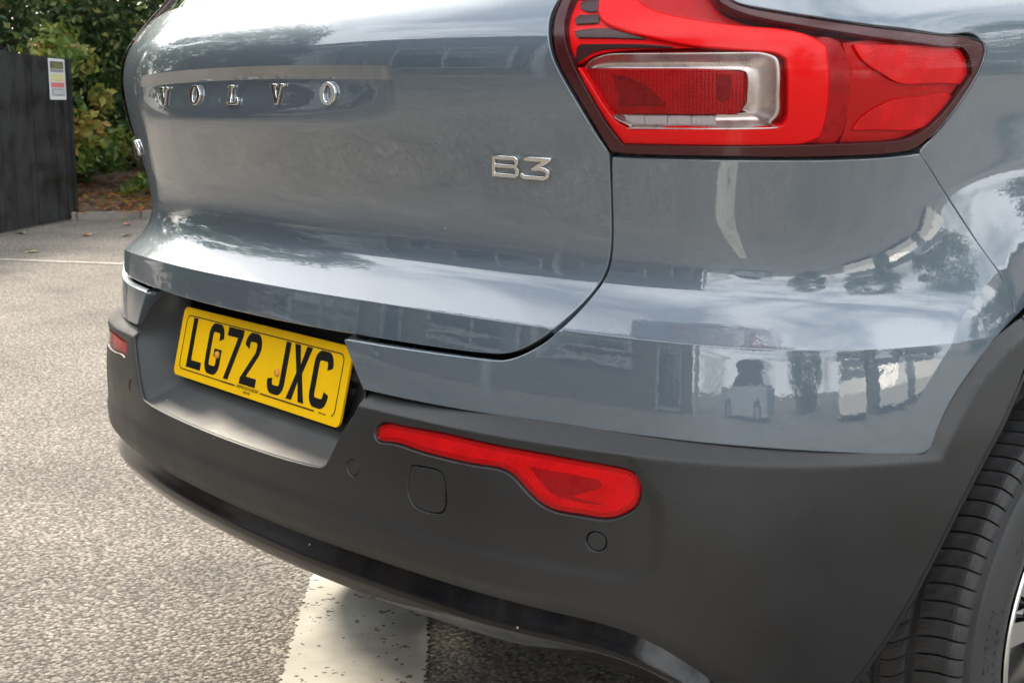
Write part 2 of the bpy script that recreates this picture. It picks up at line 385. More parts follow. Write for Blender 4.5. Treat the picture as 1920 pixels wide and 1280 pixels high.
GREEN = leaf_mat('hedge_leaves', [(.040, .075, .030), (.064, .115, .042), (.105, .170, .055), (.19, .25, .075), (.32, .30, .09)])
BRIGHT = leaf_mat('yellow_green_leaves', [(.05, .10, .022), (.10, .16, .03), (.19, .24, .045), (.30, .28, .06), (.38, .20, .05)])  # yellow-green to orange leaf colours of the low bushes
RUST = leaf_mat('autumn_leaves', [(.12, .13, .03), (.30, .22, .04), (.42, .24, .04), (.45, .16, .05), (.35, .07, .03)])
BARK = mat('brown_bark', (.07, .05, .035), .9, vary=.3, vscale=15, bump=1, bscale=50)
def crown_mesh(rx, ry, rz, n, size, seed, clumps):
    g = np.random.default_rng(seed)
    u = g.normal(size=(clumps, 3)); u /= np.linalg.norm(u, axis=1)[:, None]
    cc = u*np.array([rx, ry, rz])*(g.uniform(.55, 1, (clumps, 1))**.6); cr = g.uniform(.16, .36, clumps)*min(rx, rz)
    k = g.integers(0, clumps, n); d = g.normal(size=(n, 3)); d /= np.linalg.norm(d, axis=1)[:, None]
    p = cc[k] + d*(cr[k]*g.uniform(.3, 1, n)**.5)[:, None]
    p = p[p[:, 2] > -rz*.98]; n = len(p); k = k[:n]
    ax = g.normal(size=(n, 3)); ax[:, 2] -= .5; ax /= np.linalg.norm(ax, axis=1)[:, None]
    nn = d[:n] + g.normal(size=(n, 3))*.6; nn -= ax*(nn*ax).sum(1)[:, None]; nn /= np.linalg.norm(nn, axis=1)[:, None]
    w = np.cross(ax, nn); s = size*g.uniform(.6, 1.3, n)[:, None]
    v = np.stack([p-ax*s*.5, p+w*s*.28+nn*s*.07, p+ax*s*.5-nn*s*.10, p-w*s*.28+nn*s*.07], 1).reshape(-1, 3)
    f = []
    for i in range(n): a = 4*i; f += [(a, a+1, a+2), (a, a+2, a+3)]
    tone = np.clip(g.normal(.42, .16, n) + .25*g.normal(size=clumps)[k], 0, 1)
    me = bpy.data.meshes.new('crown'); me.from_pydata(v.tolist(), [], f)
    at = me.attributes.new('tone', 'FLOAT', 'POINT'); at.data.foreach_set('value', np.repeat(tone, 4).astype(np.float32))
    return me
def stems(seed, h, sp, k=5):
    mb = MB(); rr = random.Random(seed)
    for i in range(k):
        a = rr.uniform(0, 6.28); top = Vector((math.cos(a)*sp*rr.uniform(.3, .8), math.sin(a)*sp*rr.uniform(.3, .8), h*rr.uniform(.6, .95)))
        b = Vector((rr.uniform(-.12, .12), rr.uniform(-.12, .12), 0)); mid = b.lerp(top, .5) + Vector((rr.uniform(-.1, .1), rr.uniform(-.1, .1), .1))
        mb.tube([b, mid, top], [.035, .022, .008], 6)
        for _ in range(4):
            t = rr.uniform(.35, .9); q = b.lerp(top, t); e = q + Vector((rr.uniform(-.4, .4), rr.uniform(-.4, .4), rr.uniform(.05, .4)))*sp; mb.tube([q, e], [.012, .004], 5)
    return mb
def shrub(name, label, loc, r, n, size, seed, m, clumps=70, group=None, cat='shrub', base=None, kind=None):
    root = tag(empty(name, loc), label, cat, group)
    cm = crown_mesh(*r, n, size, seed, clumps) if base is None else base
    c = link('crown', cm, None if cm.materials else m, root); c.location = (0, 0, r[2]*.98); c.rotation_euler.z = seed*1.7
    if base is None and not cm.materials: cm.materials.append(m)
    c['kind'] = 'stuff'
    stems(seed, r[2]*1.9, r[0]*.8).build('trunk', BARK, root, smooth=True)
    return root, cm
HG = 'hedge shrubs behind the fence'
_, cA = shrub('hedge_shrub', 'dense dark green shrub rising behind the black fence', (-15.3, 4.6, .15), (1.55, 1.5, 2.1), 17000, .105, 1, GREEN, 150, HG)
shrub('hedge_shrub', 'dark evergreen shrub between the fence end and the car, tallest in the gap', (-14.5, 6.5, .2), (1.5, 1.4, 2.2), 17000, .105, 2, GREEN, 150, HG)
shrub('hedge_shrub', 'green shrub close behind the tail of the car at the left window edge', (-13.0, 7.9, .15), (1.3, 1.3, 2.0), 15000, .105, 3, GREEN, 140, HG)
shrub('hedge_shrub', 'dark shrub behind the far left end of the black fence', (-14.9, 2.7, .1), (1.5, 1.4, 2.2), 15000, .105, 4, GREEN, 140, HG)
shrub('sprawling_bush', 'yellow green leafy bush spilling over the top of the black fence', (-13.0, 4.45, .1), (.75, .7, .92), 2300, .12, 5, BRIGHT, 38, HG)
shrub('sprawling_bush', 'bright yellow green low bush beside the fence end near the badge', (-12.45, 5.35, .1), (.62, .6, .42), 1000, .11, 6, BRIGHT, 22, HG)
shrub('autumn_bush', 'small orange and yellow autumn bush on the leafy ground by the car', (-12.05, 5.55, .02), (.34, .42, .20), 520, .075, 7, RUST, 16, HG)
for i, (x, y, s) in enumerate(((-17.3, 5.6, 1.5), (-15.5, 10.5, 1.6), (-18.0, 3.0, 1.5), (-17.6, .2, 1.4), (-12.0, 10.8, 1.3))):
    o, _ = shrub('background_tree', ['tall dark tree deep behind the hedge gap', 'broad tree behind the hedge beyond the car', 'tall tree behind the left fence', 'round tree far left of the fence', 'leafy tree hidden behind the car tail'][i], (x, y, 0), (1.55*s, 1.5*s, 2.1*s), 0, .11, 10+i, GREEN, base=cA, group='trees behind the hedge', cat='tree')
    o.children[0].scale = (s, s, s)
# fallen leaves
LV = [mat('leaf_'+n, c, .6) for n, c in (('orange', (.72, .30, .07)), ('yellow', (.75, .58, .16)), ('red', (.62, .20, .14)), ('green', (.34, .40, .16)), ('tan', (.62, .44, .28)))]
def fallen(x, y, s, a, m, label, z=.006):
    rr = random.Random(int(x*1000+y*77)); vs = []
    prof = [(-.5, 0), (-.25, .20), (-.05, .30), (.18, .24), (.36, .10), (.5, 0), (.36, -.10), (.18, -.24), (-.05, -.30), (-.25, -.20)]
    for u, w in prof:
        k = s*(1+rr.uniform(-.12, .12)); vs.append((u*k, w*k, abs(w)*s*.22 + abs(u)*s*.10*rr.random()))
    vs.append((0, 0, .0)); fs = [(i, (i+1) % 10, 10) for i in range(10)]
    o = pyd('fallen_leaf', vs, fs, m); o.location = (x, y, z); o.rotation_euler = (rr.uniform(-.15, .15), rr.uniform(-.15, .15), a)
    return tag(o, label, 'leaf', 'leaves fallen on the asphalt')
FL = [(-9.98, 3.62, .15, 0, 'pale tan fallen leaf at the foot of the fence'), (-9.70, 3.85, .14, 3, 'long greenish fallen leaf just off the fence foot'), (-9.35, 4.10, .13, 0, 'orange fallen leaf with raised edge on the open asphalt'),
      (-9.62, 4.60, .13, 2, 'dull red fallen leaf to the right of the orange one'), (-9.95, 5.35, .13, 2, 'bright coral fallen leaf nearest the car tail'), (-8.85, 2.75, .12, 1, 'pale yellow fallen leaf lying above the painted edge line'),
      (-8.72, 3.83, .13, 1, 'ochre fallen leaf in the middle of the asphalt'), (-10.6, 4.85, .12, 1, 'small yellow fallen leaf below the kerb'), (-11.1, 5.35, .12, 1, 'yellow fallen leaf lying on the kerb edge'), (-10.55, 3.25, .16, 3, 'grey green fallen leaf at the left fence foot'),
      (-10.85, 4.35, .12, 2, 'dark red fallen leaf against the fence base'), (-10.2, 4.75, .10, 4, 'small tan fallen leaf between kerb and red leaf')]
for i, (x, y, s, c, l) in enumerate(FL): fallen(x, y, s, i*2.1, LV[c], l)
lit = MB(); g = random.Random(11)
for _ in range(2600):
    t = g.uniform(0, 9); w = abs(g.gauss(0, .9)); p = Vector((-12.75, .2)) + Vector((.30, .954))*t + Vector((-.954, .30))*(w+.05); s = g.uniform(.03, .055); a = g.uniform(0, 6.28); ca, sa = math.cos(a)*s, math.sin(a)*s; z = .065+.40*(1-math.exp(-max(w, 0)/.3*.16))
    lit.add([(p.x-ca, p.y-sa, z), (p.x+sa*.5, p.y-ca*.5, z+.012), (p.x+ca, p.y+sa, z+g.uniform(0, .03)), (p.x-sa*.5, p.y+ca*.5, z+.012)], [(0, 1, 2, 3)])
lo = lit.build('leaf_litter', RUST); at = lo.data.attributes.new('tone', 'FLOAT', 'POINT'); at.data.foreach_set('value', np.repeat(np.array([g.random() for _ in range(2600)]), 4).astype(np.float32))
tag(lo, 'brown and orange leaf litter under the hedge', 'leaf litter', kind='stuff')
# ---- natural cubic spline -------------------------------------------------
class Spl:
    def __init__(s,x,y):
        x=np.asarray(x,float);y=np.asarray(y,float);n=len(x);h=np.diff(x)
        A=np.zeros((n,n));r=np.zeros((n,)+y.shape[1:]);A[0,0]=A[-1,-1]=1
        for i in range(1,n-1):
            A[i,i-1]=h[i-1];A[i,i]=2*(h[i-1]+h[i]);A[i,i+1]=h[i]
            r[i]=6*((y[i+1]-y[i])/h[i]-(y[i]-y[i-1])/h[i-1])
        s.x,s.y,s.m=x,y,np.linalg.solve(A,r)
    def __call__(s,t):
        t=np.asarray(t,float);x,y,m=s.x,s.y,s.m
        i=np.clip(np.searchsorted(x,t)-1,0,len(x)-2);h=x[i+1]-x[i];a=(x[i+1]-t);b=(t-x[i])
        if y.ndim>1: h,a,b=h[...,None],a[...,None],b[...,None]
        return (m[i]*a**3+m[i+1]*b**3)/(6*h)+(y[i]/h-m[i]*h/6)*a+(y[i+1]/h-m[i+1]*h/6)*b
class Pch:   # monotone (pchip) spline
    def __init__(s,x,y):
        x=np.asarray(x,float);y=np.asarray(y,float);h=np.diff(x);d=np.diff(y)/h;m=np.zeros(len(x))
        for i in range(1,len(x)-1):
            if d[i-1]*d[i]>0:
                w1=2*h[i]+h[i-1];w2=h[i]+2*h[i-1];m[i]=(w1+w2)/(w1/d[i-1]+w2/d[i])
        m[0]=d[0];m[-1]=d[-1];s.x,s.y,s.m,s.h=x,y,m,h
    def __call__(s,t):
        t=np.clip(np.asarray(t,float),s.x[0],s.x[-1]);i=np.clip(np.searchsorted(s.x,t)-1,0,len(s.x)-2)
        h=s.h[i];u=(t-s.x[i])/h
        return s.y[i]*(1+2*u)*(1-u)**2+s.m[i]*h*u*(1-u)**2+s.y[i+1]*u*u*(3-2*u)+s.m[i+1]*h*u*u*(u-1)
def sst(a,b,t):
    u=np.clip((np.asarray(t,float)-a)/(b-a),0,1);return u*u*(3-2*u)
# ---- plan curve of the lower tail crease, x>=0 side, mirrored -------------
_pl=[(0,-.024),(.2,-.018),(.4,.005),(.52,.031),(.62,.064),(.70,.100),(.767,.139),(.819,.184),(.860,.239),(.890,.307),(.913,.41),(.928,.56),(.936,.8),(.938,1.2),(.930,2.0),(.918,2.8),(.90,3.4)]
_pl=[(-x,y) for x,y in _pl[:0:-1]]+_pl
_pl=np.array(_pl);_t=np.concatenate([[0],np.cumsum(np.hypot(*np.diff(_pl,axis=0).T))])
for _ in range(3):
    _sp=Spl(_t,_pl);_tt=np.linspace(0,_t[-1],6001);_q=_sp(_tt);_l=np.concatenate([[0],np.cumsum(np.hypot(*np.diff(_q,axis=0).T))])
    _t=np.interp(_t,_tt,_l)
_mid=_t[len(_t)//2];PL=Spl(_t-_mid,_pl);SMAX=_t[-1]-_mid
def plan(s):
    p=PL(s);e=1e-4;d=(PL(s+e)-PL(s-e))/(2*e);n=np.stack([d[...,1],-d[...,0]],-1)
    return p,n/np.linalg.norm(n,axis=-1,keepdims=True)
def s_at_x(x): # rear part
    ss=np.linspace(0,1.0,4001);return np.interp(x,PL(ss)[:,0],ss)
# ---- body side profile: outward offset d over height ----------------------
_A=Pch([.60,.66,.70,.74,.775,.80,.8245,.8255,.835,.852,.875,.91,.95,1.0,1.05,1.10,1.145,1.175,1.20,1.24,1.27,1.40,1.52,1.60],
       [.0125,.0123,.0115,.0094,.0064,.0036,0.0003,0,-.012,-.034,-.050,-.0535,-.047,-.034,-.022,-.0125,-.0125,-.023,-.040,-.074,-.102,-.185,-.26,-.33])
_B=Pch([.30,.50,.60,.66,.70,.74,.78,.82,.88,.95,1.02,1.08,1.13,1.17,1.20,1.27,1.40,1.52,1.60],
       [-.03,.000,.0095,.0098,.0090,.0069,.0034,-.0018,-.017,-.035,-.046,-.045,-.040,-.043,-.055,-.10,-.17,-.25,-.32])
def _soft(P,lo,hi,sig,crease=None):
    g=np.arange(lo-.06,hi+.06,.0005);v=P(g)
    if crease is not None:
        m=(P(crease+.004)-P(crease+.001))/.003;v=np.where(g<crease,P(crease)+m*(g-crease)*1.15,v)
    k=np.exp(-.5*(np.arange(-80,81)*.0005/sig)**2);k/=k.sum();pad=np.concatenate([v[0]+(v[1]-v[0])*np.arange(-80,0),v,v[-1]+(v[-1]-v[-2])*np.arange(1,81)])
    v=np.convolve(pad,k,'valid');return Spl(g[::8],v[::8])
_K=Pch([.8255,.842,.862,.885,.905,.93,.97,1.02,1.07,1.10,1.125,1.15,1.175,1.2,1.24,1.27,1.4,1.6],[-1.26,-1.16,-.74,-.21,-.02,.12,.25,.26,.22,.12,-.02,-.24,-.58,-.84,-.92,-.82,-.60,-.65])
_g=np.arange(.8255,1.61,.0005);_v=np.concatenate([[0],np.cumsum((_K(_g[:-1])+_K(_g[1:]))/2*.0005)]);_Ah=Spl(_g[::6],_v[::6]);_A0=_A
def _A(q): return np.where(q<.8255,_A0(np.minimum(q,.8245)),_Ah(np.clip(q,.8255,1.6)))
_B=_soft(_B,.30,1.60,.008)
WY,WZ,WR=.826,.358,.36      # rear wheel centre and radius
def drop(s): return .025*sst(.3,1.15,np.abs(s))
def body(s,q,arch=True):
    """painted body surface; s along the plan curve from the tail centre, q nominal height"""
    s=np.asarray(s,float);q=np.asarray(q,float)
    p,n=plan(s);a=np.abs(s);w=sst(.88,1.30,a)
    z=q-drop(s)*sst(1.25,1.0,q)
    qb=q
    if arch:
        rho=np.hypot(p[...,1]-WY,z-WZ);k=np.where(a>.9,np.clip(rho/.603,.6,1),1.)
        qb=WZ+(q-WZ)/np.maximum(k,.5)
    d=_A(q)*(1-w)+_B(qb)*w+.017*sst(.62,.22,a)*sst(.95,1.075,q)*sst(1.36,1.16,q)
    return np.stack([p[...,0]+n[...,0]*d,p[...,1]+n[...,1]*d,z],-1)

def bump(s,q):
    """painted bumper skin: the body surface, standing proud of the tailgate beside the plate"""
    s=np.asarray(s,float);q=np.asarray(q,float);p,n=plan(s)
    e=.018*sst(.66,.36,np.abs(s))*sst(.835,.79,q);b=body(s,q)
    b[...,0]+=n[...,0]*e;b[...,1]+=n[...,1]*e;return b
# lower edge of the paint: nominal height over s, then an arc round the wheel arch
_F2=Pch([0,.33,.6,.8,.9,1.0,1.2],[.722,.7205,.7205,.7185,.716,.713,.708])
RPE=.556
def rpe(z): return np.interp(z,[.66,.70,.75,.79,.82,.95],[.553,.558,.560,.549,.534,.534])
def edist(s,q):
    p,n=plan(s);a=np.abs(s);z=q-drop(s)*sst(1.25,1.0,q)
    e1=_F2(a)-q;e2=np.where(a>.85,rpe(z)-np.hypot(p[...,1]-WY,z-WZ),-1.)
    k=.008;h=np.clip(.5+.5*(e1-e2)/k,0,1);return e2*(1-h)+e1*h+k*h*(1-h)*.5
_C0=Pch([.30,.40,.455,.47,.485,.4985,.5135,.5185,.535,.56,.60,.65,.69,.75],[-.04,-.015,.004,.016,.026,.0345,.0438,.0455,.0472,.0484,.049,.046,.041,.038])
_C1=Pch([.20,.30,.38,.46,.55,.65,.71,.76,.80,.84,.95],[-.05,-.03,-.008,.008,.017,.0215,.0205,.0145,.0085,.004,-.002])
_shp=Pch([0,.64,.68,.7151,.7434,.7742,.797,.82,.8356,.87,1.2],[0,0,.001,.0045,.010,.0208,.0335,.0475,.0615,.076,.076])
def _sh(a): return _shp(a)
def clad(s,q):
    """black plastic lower bumper and wheel arch trim"""
    s=np.asarray(s,float);q=np.asarray(q,float);p,n=plan(s);a=np.abs(s);w=sst(.50,1.05,a)
    z=q-drop(s)*sst(1.25,1.0,q);d=_C0(q+_sh(a)*sst(.58,.50,q))*(1-w)+_C1(q)*w
    e=edist(s,q);lw=.026*(1-w)+.014*w;ld=.030*(1-w)+.014*w
    u=np.clip(e/lw,-.3,1.6);f=np.where(u<.88,u,.88+.12*(1-np.exp(-(u-.88)/.12)))  # chamfer with a soft outer edge
    d=d-ld*(1-np.clip(f,-.3,1))
    return np.stack([p[...,0]+n[...,0]*d,p[...,1]+n[...,1]*d,z],-1)

# ------------------------------------------------------------------ panels cut from a curved skin
def inside(px, py, poly):
    poly = np.asarray(poly); x, y = poly[:, 0], poly[:, 1]; xj, yj = np.roll(x, 1), np.roll(y, 1); c = np.zeros(len(px), bool)
    for a, b, p, q in zip(x, y, xj, yj):
        if b == q: continue
        c ^= ((b > py) != (q > py)) & (px < (p-a)*(py-b)/(q-b)+a)
    return c
def smooth_outline(pts, step=.005, corner=34, relax=1):
    """resample a closed outline: splines between its corners, corners kept"""
    P = np.asarray(pts, float); n = len(P); d = np.roll(P, -1, 0)-P; a = np.arctan2(d[:, 1], d[:, 0]); turn = np.abs((a-np.roll(a, 1)+np.pi) % (2*np.pi)-np.pi)
    cs = [i for i in range(n) if turn[i] > R(corner)]
    keep = set(cs)
    for _ in range(relax):
        Q = P.copy()
        for i in range(n):
            if i not in keep: Q[i] = .25*P[i-1]+.5*P[i]+.25*P[(i+1) % n]
        P = Q
    if not cs: cs = [0]
    res = []
    for k, c in enumerate(cs):
        e = cs[(k+1) % len(cs)]; idx = [c]; i = c
        while True:
            i = (i+1) % n; idx.append(i)
            if i == e: break
        q = P[idx]; t = np.concatenate([[0], np.cumsum(np.hypot(*np.diff(q, axis=0).T))]); m = max(int(t[-1]/step), 1)
        tt = np.linspace(0, t[-1], m+1)[:-1]
        res.append(Spl(t, q)(tt) if len(idx) > 2 else q[0]+(q[1]-q[0])*(tt/t[-1])[:, None])
    return np.concatenate(res)
def area(p): return .5*np.sum(p[:, 0]*np.roll(p[:, 1], -1)-np.roll(p[:, 0], -1)*p[:, 1])
def nrm(v): return v/np.maximum(np.linalg.norm(v, axis=-1, keepdims=True), 1e-12)
def skin_normal(fn, s, q, e=3e-4):
    return nrm(np.cross(fn(s+e, q)-fn(s-e, q), fn(s, q+e)-fn(s, q-e)))
def offs(fn, o): 
    def g(s, q):
        s = np.asarray(s, float); q = np.asarray(q, float); return fn(s, q)+o*skin_normal(fn, s, q)
    return g
EDGE = ((.0008, .0002), (.0015, .0008), (.0019, .0020), (.0019, .018))
def panel(name, fn, outer, m, parent, holes=(), step=.008, rows=None, srange=None, bstep=.005, edge=EDGE, hedge=None, extra=None, creases=(), corner=34, relax=1, flip=False):
    """outer/holes: outlines in (s, q). edge rings: (outward, downward) steps that turn the rim"""
    mir = (lambda p: [(-a, b) for a, b in p]) if flip else (lambda p: p)
    loops = [smooth_outline(mir(outer), bstep, corner, relax)] + [smooth_outline(mir(h), bstep, corner, relax) for h in holes]
    for i, l in enumerate(loops):
        if (area(l) > 0) != (i == 0): loops[i] = l[::-1].copy()
    B = np.concatenate(loops); lo, hi = B.min(0), B.max(0)
    if rows is None: rows = np.arange(lo[1]+step*.5, hi[1], step)
    pts = []
    for k, q in enumerate(rows):
        if q <= lo[1] or q >= hi[1]: continue
        s = np.arange(lo[0]+step*(.5 if k % 2 else .0), hi[0], step); pts.append(np.stack([s, np.full(len(s), q)], 1))
    if extra is not None: pts.append(np.asarray(extra, float))
    G = np.concatenate(pts) if pts else np.zeros((0, 2))
    if len(G):
        ok = inside(G[:, 0], G[:, 1], loops[0])
        for h in loops[1:]: ok &= ~inside(G[:, 0], G[:, 1], h)
        G = G[ok]; md = np.full(len(G), 9.)
        for i in range(0, len(B), 64): md = np.minimum(md, np.sqrt(((G[:, None]-B[None, i:i+64])**2).sum(-1)).min(1))
        G = G[md > min(step, bstep)*.45]
        if len(creases):
            cq = np.concatenate([np.asarray(c, float)*([-1, 1] if flip else [1, 1]) for c in creases]); md = np.full(len(G), 9.)
            for c in creases:
                c = np.asarray(c, float)*([-1, 1] if flip else [1, 1])
                for a, b in zip(c[:-1], c[1:]):
                    ab = b-a; u = np.clip(((G-a)@ab)/max(ab@ab, 1e-12), 0, 1); md = np.minimum(md, np.linalg.norm(G-a-u[:, None]*ab, axis=1))
            G = G[md > .0011]
    cedge = []; CP_ = []
    for c in creases:
        c = np.asarray(c, float); t = np.concatenate([[0], np.cumsum(np.hypot(*np.diff(c, axis=0).T))]); tt = np.linspace(0, t[-1], max(int(t[-1]/(step*.8)), 2)); c = np.stack([np.interp(tt, t, c[:, 0]), np.interp(tt, t, c[:, 1])], 1)
        if flip: c = c*[-1, 1]
        ok = inside(c[:, 0], c[:, 1], loops[0])
        for h in loops[1:]: ok &= ~inside(c[:, 0], c[:, 1], h)
        base = len(B)+len(G)+sum(map(len, CP_)); cedge += [(base+i, base+i+1) for i in range(len(c)-1) if ok[i] and ok[i+1]]; c[~ok] = c[~ok]*0+B[0]; CP_.append(c)
    V = np.concatenate([B, G]+CP_); ed = cedge; o = 0
    for l in loops:
        n = len(l); ed += [(o+i, o+(i+1) % n) for i in range(n)]; o += n
    vc, _, fc, ov, _, _ = delaunay_2d_cdt([Vector(p) for p in V.tolist()], ed, [], 0, 1e-7)
    vc = np.array([tuple(p) for p in vc]); mp = {}
    for j, l in enumerate(ov):
        for i in l: mp[i] = j
    F = np.array([f for f in fc if len(f) == 3]); c = vc[F].mean(1)
    ok = inside(c[:, 0], c[:, 1], loops[0])
    for h in loops[1:]: ok &= ~inside(c[:, 0], c[:, 1], h)
    F = F[ok]; a, b, d = vc[F[:, 0]], vc[F[:, 1]], vc[F[:, 2]]; sg = (b[:, 0]-a[:, 0])*(d[:, 1]-a[:, 1])-(b[:, 1]-a[:, 1])*(d[:, 0]-a[:, 0])
    F[sg < 0] = F[sg < 0][:, ::-1]
    X = fn(vc[:, 0], vc[:, 1]); Nn = skin_normal(fn, vc[:, 0], vc[:, 1])
    VV = [X]; UU = [vc]; NN = [Nn]; FF = [F.tolist()]; cnt = len(X); o = 0
    for li, l in enumerate(loops):
        n = len(l); idx = np.array([mp[o+i] for i in range(n)]); o += n
        rings = edge if li == 0 else (hedge or edge)
        p = X[idx]; N0 = Nn[idx]; t = nrm(np.roll(p, -1, 0)-np.roll(p, 1, 0)); T = nrm(np.cross(t, N0)); prev = idx; pu, pw = 0., 0.
        for ri, (u, w) in enumerate(rings):
            q = p+T*u-N0*w; du, dw = u-pu, w-pw
            if ri+1 < len(rings): du2, dw2 = rings[ri+1][0]-u, rings[ri+1][1]-w
            else: du2, dw2 = du, dw
            k1 = math.hypot(du, dw) or 1; k2 = math.hypot(du2, dw2) or 1
            nv = nrm(T*(dw/k1+dw2/k2)+N0*(du/k1+du2/k2)); VV.append(q); UU.append(vc[idx]); NN.append(nv); cur = np.arange(cnt, cnt+n); cnt += n
            FF.append([(prev[(i+1) % n], prev[i], cur[i], cur[(i+1) % n]) for i in range(n)]); prev = cur; pu, pw = u, w
    o = pyd(name, np.concatenate(VV), [f for x in FF for f in x], m, parent, True, np.concatenate(NN))
    ul = o.data.uv_layers.new(name='skin'); vi = np.empty(len(o.data.loops), np.int32); o.data.loops.foreach_get('vertex_index', vi); ul.data.foreach_set('uv', np.concatenate(UU)[vi].astype(np.float32).ravel())
    return o
def sat(y):      # plan distance at which the flank reaches this y
    ss = np.linspace(.5, SMAX, 6000); return float(np.interp(y, PL(ss)[:, 1], ss))
def flank(y, z): # (s, q) of a point of the flank
    s = sat(y); return (s, z+float(drop(s))*float(sst(1.25, 1.0, z)))
def sweep(name, fn, path, prof, m, parent, closed=False):
    """ribbon along a path on the skin: prof = (across, proud) pairs"""
    P = np.asarray(path, float); X = fn(P[:, 0], P[:, 1]); N0 = skin_normal(fn, P[:, 0], P[:, 1])
    t = nrm(np.roll(X, -1, 0)-np.roll(X, 1, 0)) if closed else nrm(np.gradient(X, axis=0)); T = nrm(np.cross(t, N0)); n = len(X); k = len(prof)
    V = np.concatenate([X+T*u+N0*w for u, w in prof]); f = []
    for i in range(n if closed else n-1):
        j = (i+1) % n
        for r in range(k-1): f.append((r*n+i, (r+1)*n+i, (r+1)*n+j, r*n+j))
    return pyd(name, V, f, m, parent)
def from_curve(name, cu, m, parent, mtx):
    o = bpy.data.objects.new(name, cu); COL.objects.link(o); dg = bpy.context.evaluated_depsgraph_get()
    me = bpy.data.meshes.new_from_object(o.evaluated_get(dg)); bpy.data.objects.remove(o); me.transform(mtx); me.materials.clear()
    return link(name, me, m, parent)
def glyph(name, loops, m, parent, mtx, ext=.001, bev=0., smooth=False):
    cu = bpy.data.curves.new(name, 'CURVE'); cu.dimensions = '2D'; cu.fill_mode = 'BOTH'; cu.extrude = ext; cu.bevel_depth = bev; cu.bevel_resolution = 2; cu.offset = -bev
    for l in loops:
        sp = cu.splines.new('POLY'); sp.points.add(len(l)-1); sp.use_cyclic_u = True
        for p, (x, y) in zip(sp.points, l): p.co = (x, y, 0, 1)
    o = from_curve(name, cu, m, parent, mtx)
    return o
def text(name, body_, size, m, parent, mtx, ext=.0002, sx=1, align='CENTER'):
    cu = bpy.data.curves.new(name, 'FONT'); cu.body = body_; cu.size = size; cu.extrude = ext; cu.align_x = align; cu.align_y = 'CENTER'
    return from_curve(name, cu, m, parent, mtx @ Matrix.Diagonal((sx, 1, 1, 1)))
def frame(o, ex, ey, n): 
    o, ex, ey, n = map(Vector, (o, ex, ey, n)); return Matrix(((ex.x, ey.x, n.x, o.x), (ex.y, ey.y, n.y, o.y), (ex.z, ey.z, n.z, o.z), (0, 0, 0, 1)))
def skin_frame(fn, s, q, lift=0.):
    X = fn(np.array(s), np.array(q)); n = skin_normal(fn, np.array(s), np.array(q)); ex = nrm(fn(np.array(s+.003), np.array(q))-fn(np.array(s-.003), np.array(q)))
    ey = np.cross(n, ex); return frame(X+n*lift, ex, ey, n)
def arc(cx, cy, rx, ry, a0, a1, n=8): return [(cx+rx*math.cos(R(a0+(a1-a0)*i/n)), cy+ry*math.sin(R(a0+(a1-a0)*i/n))) for i in range(n+1)]
# ------------------------------------------------------------------ outlines on the car's skin: (metres along the tail from its centre, nominal height)
SHUT=[(0.6113,1.1914),(0.6091,1.1781),(0.6114,1.1611),(0.6152,1.1417),(0.6219,1.1254),(0.6328,1.1077),(0.6468,1.0876),(0.6619,1.0627),(0.6753,1.0407),(0.6855,1.0281),(0.6842,1.0028),(0.6819,0.9719),(0.6795,0.9404),(0.6776,0.9126),(0.6731,0.8917),(0.6635,0.8754),(0.654,0.8615),(0.6439,0.8476),(0.6359,0.8356),(0.6243,0.8214),(0.6101,0.8112),(0.5973,0.8032),(0.5818,0.7949),(0.5665,0.7897),(0.5493,0.7874),(0.5044,0.7851),(0.4136,0.7828),(0.2716,0.7808)]
BUMPER=[(0.31,0.7747),(0.4292,0.7756),(0.5116,0.7771),(0.5529,0.7777),(0.5669,0.7788),(0.5864,0.7847),(0.6149,0.8014),(0.6316,0.8157),(0.6438,0.8285),(0.6513,0.8442),(0.668,0.8705),(0.6758,0.8839),(0.6802,0.8942),(0.6835,0.9196),(0.6852,0.9409),(0.6869,0.9722),(0.6897,1.0032),(0.6917,1.0225),(0.6991,1.0223),(0.7478,1.0237),(0.8323,1.0265),(0.9185,1.0288),(0.9509,1.0295),(1.0264,1.0324),(1.0678,1.0351),(1.0887,1.0371),(1.1111,1.0197),(1.1339,0.9981),(1.176,0.9513),(1.2045,0.9159),(1.2226,0.894),(1.2439,0.8643),(1.2504,0.8529),(1.2503,0.8422),(1.2168,0.8289),(1.1863,0.8152),(1.1527,0.7946),(1.1245,0.7736),(1.1061,0.7528),(1.0918,0.7329),(1.0855,0.7184),(1.0821,0.7099),(1.0762,0.7036),(1.0646,0.7015),(1.0178,0.7077),(0.9715,0.7127),(0.8885,0.7188),(0.7884,0.7194),(0.7019,0.7188),(0.6091,0.717),(0.5096,0.7158),(0.4265,0.7173),(0.3513,0.7183)]
LIGHT=[(0.6201,1.1844),(0.6185,1.1727),(0.621,1.1566),(0.6242,1.14),(0.6296,1.1254),(0.6386,1.1108),(0.6526,1.0909),(0.6679,1.0668),(0.6797,1.0463),(0.6896,1.031),(0.6989,1.0289),(0.7499,1.0302),(0.8322,1.0327),(0.8774,1.0337),(0.8839,1.0335),(0.9487,1.0354),(1.0214,1.0383),(1.0624,1.041),(1.0824,1.0436),(1.1045,1.0553),(1.1265,1.0715),(1.1489,1.091),(1.1684,1.1105),(1.1823,1.1279),(1.1883,1.1402),(1.1847,1.1488),(1.1746,1.1524),(1.1348,1.1538),(1.062,1.1563),(1.009,1.1591),(0.9624,1.1632),(0.9198,1.1676),(0.8793,1.1731),(0.849,1.1778),(0.8304,1.1831)]
